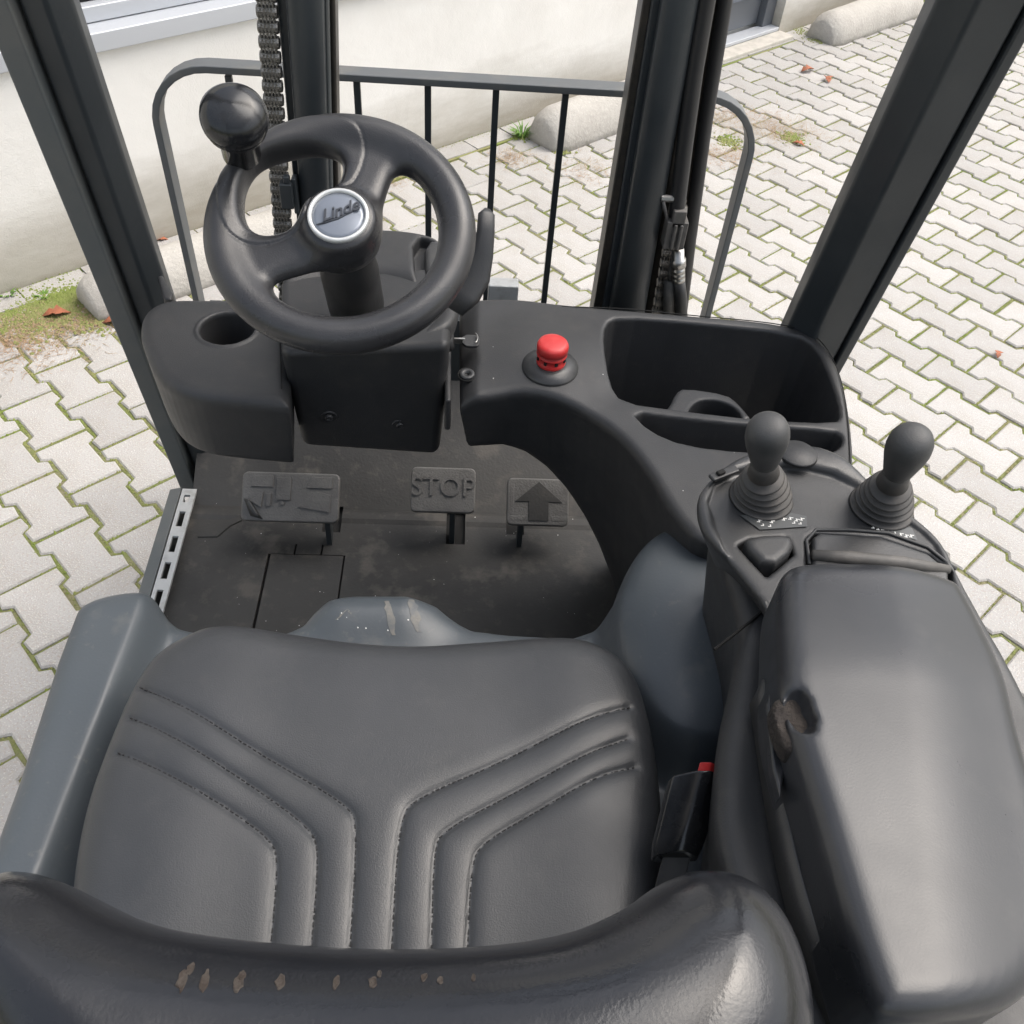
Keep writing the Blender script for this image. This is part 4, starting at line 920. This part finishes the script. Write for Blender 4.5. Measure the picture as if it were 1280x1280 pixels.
Ra = P(1047, 440, X=Rx); Rb = P(1260, 45, X=Rx); print('right pillar', Ra, Rb); rlean = (Rb - Ra) / (Rb[2] - Ra[2])
Rc = P(990, 400, X=Rx - .045); Rd = P(1195, 0, X=Rx - .045); print('right pillar2', Rc, Rd)
prism_lean('front_pillar', [(.002, .0), (.002, .06), (-.03, .085), (-.060, .075), (-.070, .03), (-.045, .0)], Ra, rlean, .8, 2.03, 'frame')
prism_lean('pillar_rail', [(.018, -.004), (.018, .04), (.004, .04), (.004, -.004)], Ra, rlean, .8, 2.03, 'frame', .003)
b = MB(); c = P(200, 355, z=1.0); b.prism([P(x, y, z=.99) for x, y in [(196, 345), (203, 343), (216, 366), (214, 374), (204, 372)]][::-1], [P(x, y, z=.99) - (0, 0, .03) for x, y in [(196, 345), (203, 343), (216, 366), (214, 374), (204, 372)]][::-1]); b.build('pillar_bracket', M['plastic'], TR, bevel=.003)
b = MB(); q = [P(x, y, z=.985) for x, y in [(984, 394), (990, 381), (997, 378), (1004, 392), (1000, 398)]]; b.prism(q[::-1], [p - (0, 0, .03) for p in q][::-1]); b.build('pillar_bracket', M['plastic'], TR, bevel=.003)
lt = La + lean * (2.03 - La[2]); rt2 = Ra + rlean * (2.03 - Ra[2])
b = MB(); b.box((XC + .03, lt[1] + .04, 2.06), (rt2[0] - lt[0] + .10, .07, .06)); b.box((XC + .03, -.42, 2.06), (.90, .07, .06)); b.box((-.44, .1, 2.06), (.06, 1.02, .058)); b.box((.42, .1, 2.06), (.06, 1.02, .058)); b.build('roof_frame', M['frame'], TR, bevel=.012)
for k in range(5):
    b = MB(); b.box((XC + .03 - .28 + .14 * k, .1, 2.065), (.022, .99, .05)); b.build('roof_bar', M['frame'], TR, bevel=.003)
for sx in (-.44, .42):
    b = MB(); b.prism([(sx - .03, -.45, 2.03), (sx + .03, -.45, 2.03), (sx + .03, -.39, 2.03), (sx - .03, -.39, 2.03)], [(sx - .03, -.40, .9), (sx + .03, -.40, .9), (sx + .03, -.34, .9), (sx - .03, -.34, .9)]); b.build('rear_pillar', M['frame'], TR, bevel=.008)
b = MB(); b.box((XC + .04, -.36, .62), (.96, .62, .60)); b.build('counterweight', M['paint'], TR, bevel=.05, seg=4)
b = MB(); b.box((XC + .05, .24, .33), (.88, .60, .40)); b.build('battery_hood', M['paint'], TR, bevel=.02)

# ---- mast
def bar(name, pxs_t, pxs_b, Yt, Yb, depth, m, parent=None, z0=.12, z1=2.15, bevel=.004, rnd=False):
    """one upright: the sight lines of its two edges at its top and bottom, met with planes Yt and Yb, carried on from z0 to z1"""
    tl, tr_ = P(*pxs_t[0], Y=Yt), P(*pxs_t[1], Y=Yt); bl_, br = P(*pxs_b[0], Y=Yb), P(*pxs_b[1], Y=Yb)
    def at(a_, b_, z): t = (z - a_[2]) / (b_[2] - a_[2]); return a_ + (b_ - a_) * t
    rings = []
    for z in (z0, z1):
        l, r = at(bl_, tl, z), at(br, tr_, z)
        if rnd:
            c = (l + r) / 2; rad = np.linalg.norm(r - l) / 2; n = 18
            rings.append([c + np.array([-math.cos(math.pi * i / (n - 1)) * rad, -math.sin(math.pi * i / (n - 1)) * rad * .55, 0]) for i in range(n)] + [r + (0, depth, 0), l + (0, depth, 0)])
        else: rings.append([l, r, r + (0, depth, 0), l + (0, depth, 0)])
    return MB().ringsweep(rings).build(name, M[m], parent or TR, smooth=rnd, bevel=0 if rnd else bevel)
MY = 1.40
# left upright
bar('mast_channel', [(345, 0), (363, 0)], [(372, 290), (385, 290)], MY, MY, .05, 'frame')
bar('mast_profile', [(357, 0), (404, 0)], [(378, 290), (412, 290)], MY - .012, MY - .012, .09, 'frame', rnd=True)
bar('mast_flange', [(404, 0), (411, 0)], [(411, 290), (417, 290)], MY + .004, MY + .004, .03, 'framelight')
bar('inner_rail', [(411, 0), (419, 0)], [(417, 290), (424, 290)], MY + .012, MY + .012, .04, 'rail')
# right upright
bar('inner_rail', [(804, 0), (816, 0)], [(743, 378), (755, 378)], MY + .01, MY + .01, .05, 'rail')
bar('mast_channel', [(815, 0), (830, 0)], [(754, 378), (766, 378)], MY + .004, MY + .004, .05, 'frame')
bar('mast_profile', [(828, 0), (874, 0)], [(764, 378), (808, 378)], MY - .012, MY - .012, .09, 'frame', rnd=True)
bar('outer_channel', [(873, 0), (915, 0)], [(807, 385), (842, 385)], MY + .05, MY + .05, .05, 'rail')
# hoses in the right channel
hs_t = P(888, -30, Y=MY - .01); hs_m = P(868, 90, Y=MY - .012); hs_b = P(846, 262, Y=MY - .015)
b = MB(); b.tube([P(904, -160, Y=MY - .01), hs_t, hs_m, P(856, 180, Y=MY - .014), hs_b, P(847, 272, Y=MY - .015)], .0135, 14); hz = b.build('hydraulic_hose', M['hose'], TR, smooth=True)
b = MB(); b.tube([P(913, -160, Y=MY + .03), P(906, 0, Y=MY + .03), P(882, 150, Y=MY + .03), P(862, 300, Y=MY + .03), P(850, 400, Y=MY + .03)], .012, 14); b.build('hydraulic_hose', M['hose'], TR, smooth=True)
b = MB(); c = P(843, 290, Y=MY - .02); b.box(c, (.036, .03, .05)); b.box(c + (0, -.002, .03), (.022, .026, .03)); b.box(c + (-.004, -.018, 0), (.006, .004, .045)); b.box(c + (.006, -.018, 0), (.006, .004, .045)); cl = b.build('hose_clamp', M['clamp'], TR, bevel=.003)
b = MB(); b.tube([P(x, y, Y=MY - .025) for x, y in [(829, 252), (832, 265), (835, 280), (838, 292)]], .0028, 8); b.build('clamp_strap', M['clamp'], cl, smooth=True)
b = MB(); b.lathe([(.0001, -.01), (.006, -.01), (.006, .01), (.0001, .01)], P(834, 248, Y=MY - .02), (1, 0, 0), 8); b.build('clamp_bolt', M['steel'], cl)
c0 = P(848, 318, Y=MY - .012); c1 = P(849, 400, Y=MY - .012)
MB().lathe([(.0001, -.01), (.010, -.01), (.010, .008), (.013, .009), (.013, .024), (.009, .025), (.009, .027), (.0115, .029), (.0115, .034), (.0085, .036), (.0115, .038), (.0115, .043), (.0085, .045), (.0115, .047), (.0115, .053), (.0001, .054)], c0, c1 - c0, 20).build('hose_fitting', M['steel'], TR, smooth=True)
b = MB(); b.tube([c0 + (c1 - c0) / np.linalg.norm(c1 - c0) * .05, P(851, 372, Y=MY - .012), P(853, 420, Y=MY - .005)], .011, 14); b.build('hydraulic_hose', M['hose'], TR, smooth=True)
b = MB(); b.tube([P(846, 300, Y=MY), P(838, 340, Y=MY), P(838, 352, Y=MY)], .005, 8); b.tube([P(838, 350, Y=MY), P(836, 400, Y=MY)], .012, 12); b.build('hydraulic_hose', M['clamp'], TR, smooth=True)
# chains: each link a sub-part sharing one mesh
def chain(p0, p1, pitch, name='lift_chain'):
    root = bpy.data.objects.new(name, None); root.empty_display_size = .03; link(root, TR); L = np.linalg.norm(p1 - p0); n = int(L / pitch); d = (p1 - p0) / L
    mb = MB(); 
    mb.lathe([(.0001, -.0145), (.0082, -.0145), (.0090, -.0125), (.0080, 0), (.0090, .0125), (.0082, .0145), (.0001, .0145)], (0, 0, 0), (1, 0, 0), 10)
    for x in (-.0105, -.0055, -.0005, .0045, .0095): mb.box((x, 0, pitch * .5), (.0024, .0120, pitch * .95)); 
    for x in (-.008, -.003, .002, .007): mb.box((x, 0, 0), (.0024, .0165, pitch * .55))
    me = None
    for k in range(n):
        c = p0 + d * pitch * k
        if me is None: o = mb.build('chain_link', M['chain'], root, bevel=0); me = o.data; o.matrix_world = Matrix.Translation(Vector(c))
        else: o = bpy.data.objects.new('chain_link', me); link(o, root); o.matrix_world = Matrix.Translation(Vector(c))
    return root
t0, t1 = P(354, 290, Y=MY - .01), P(333, 0, Y=MY - .01); dd = (t1 - t0) / (t1[2] - t0[2])
chain(t0 - dd * .25, t0 + dd * .75, .0205)
t0, t1 = P(826, 385, Y=MY + .02), P(846, 270, Y=MY + .02); dd = (t1 - t0) / (t1[2] - t0[2])
chain(t0 - dd * .15, t0 + dd * .22, .0205)
b = MB(); c = P(359, 243, Y=MY - .03); b.box(c, (.020, .02, .042)); b.box(c + (.002, .0, .026), (.010, .012, .012)); b.box(c + (.012, .01, -.004), (.008, .02, .06)); b.build('chain_guide', M['frame'], TR, bevel=.002)
# cross members of the mast low down, carriage and forks
b = MB(); b.box((.0, MY + .06, .62), (.62, .05, .10)); b.box((0, MY + .06, 2.1), (.62, .05, .08)); b.build('mast_crossmember', M['frame'], TR, bevel=.005)
b = MB(); b.box((-.01, 1.58, .50), (.98, .03, .09)); b.box((-.01, 1.58, .16), (.98, .03, .09)); b.build('fork_carriage', M['frame'], TR, bevel=.005)
for sx in (-.28, .26):
    b = MB(); b.prism([(sx - .05, 1.60, .30), (sx + .05, 1.60, .30), (sx + .05, 1.635, .30), (sx - .05, 1.635, .30)], [(sx - .05, 1.60, .05), (sx + .05, 1.60, .05), (sx + .05, 1.635, .05), (sx - .05, 1.635, .05)]); b.build('fork', M['frame'], TR, bevel=.004)
    b = MB(); b.prism([(sx - .05, 1.60, .085), (sx + .05, 1.60, .085), (sx + .05, 1.95, .07), (sx - .05, 1.95, .07)], [(sx - .05, 1.60, .045), (sx + .05, 1.60, .045), (sx + .05, 1.95, .05), (sx - .05, 1.95, .05)]); b.build('fork_blade', M['frame'], TR, bevel=.003)
b = MB(); c = P(629, 361, Y=1.45); b.box(c + (0, 0, -.03), (.056, .03, .09)); b.build('mast_plate', M['step'], TR, bevel=.003)
# load backrest
BY = 1.66
op = [(-.565, .30), (-.565, .93)] 
xl, xr_ = -.567, .530; zt2 = 1.050; rc = .105
path = [(xl, BY, .25), (xl, BY, zt2 - rc)] + [(xl + rc - rc * math.cos(a_), BY, zt2 - rc + rc * math.sin(a_)) for a_ in np.linspace(.15, math.pi / 2, 8)] + [(xr_ - rc + rc * math.sin(a_), BY, zt2 - rc + rc * math.cos(a_)) for a_ in np.linspace(0, math.pi / 2 - .15, 8)] + [(xr_, BY, zt2 - rc), (xr_, BY, .25)]
mb = MB(); mb.sweep(path, [(-.022, -.006), (.022, -.006), (.022, .006), (-.022, .006)] , upv=(0, 1, 0)); 
V = mb.V
lb = bpy.data.objects.new('load_backrest', None); link(lb, TR); lb.empty_display_size = .05
# flat bar on edge: wide side faces up along the top, sideways down the posts
rings = []
for k, p in enumerate(path):
    a_ = np.array(path[max(k - 1, 0)]); b_ = np.array(path[min(k + 1, len(path) - 1)]); t = (b_ - a_) / np.linalg.norm(b_ - a_); n_ = np.cross(t, [0, 1, 0]); p = np.array(p)
    rings.append([p + n_ * u_ + np.array([0, v_, 0]) for u_, v_ in ((-.0065, -.02), (.0065, -.02), (.0065, .02), (-.0065, .02))])
MB().ringsweep(rings).build('hoop_bar', M['rest'], lb, bevel=.002)
for px in (447, 535, 620, 707):
    x = P(px, 115, Y=BY)[0]; b = MB(); b.box((x, BY - .004, .64), (.012, .012, .80)); b.build('upright_bar', M['frame'], lb, bevel=.0015)
b = MB(); x = P(288, 106, Y=BY)[0]; b.box((x, BY - .004, 1.0), (.012, .012, .075)); b.build('upright_bar', M['frame'], lb, bevel=.0015)
b = MB(); b.box(((xl + xr_) / 2, BY, .26), (1.09, .03, .04)); b.build('lower_bar', M['rest'], lb, bevel=.002)
# wheels
def wheel(x, y, r, wdt):
    t = MB().lathe([(r * .6, -wdt / 2), (r * .93, -wdt / 2), (r, -wdt / 2 + .02), (r, wdt / 2 - .02), (r * .93, wdt / 2), (r * .6, wdt / 2)], (x, y, r), (1, 0, 0), 40).build('tyre', M['tyre'], TR, smooth=True)
    MB().lathe([(.0001, -wdt * .3), (r * .45, -wdt * .3), (r * .6, -wdt * .48), (r * .6, wdt * .48), (r * .45, wdt * .3), (.0001, wdt * .3)], (x, y, r), (1, 0, 0), 24).build('rim', M['framelight'], t, smooth=True)
wheel(-.43, 1.22, .22, .12); wheel(.40, 1.22, .22, .12); wheel(-.41, -.35, .19, .12); wheel(.38, -.35, .19, .12)
print('objects', len(bpy.data.objects), 'tris', sum(len(m_.polygons) for m_ in bpy.data.meshes) * 2)
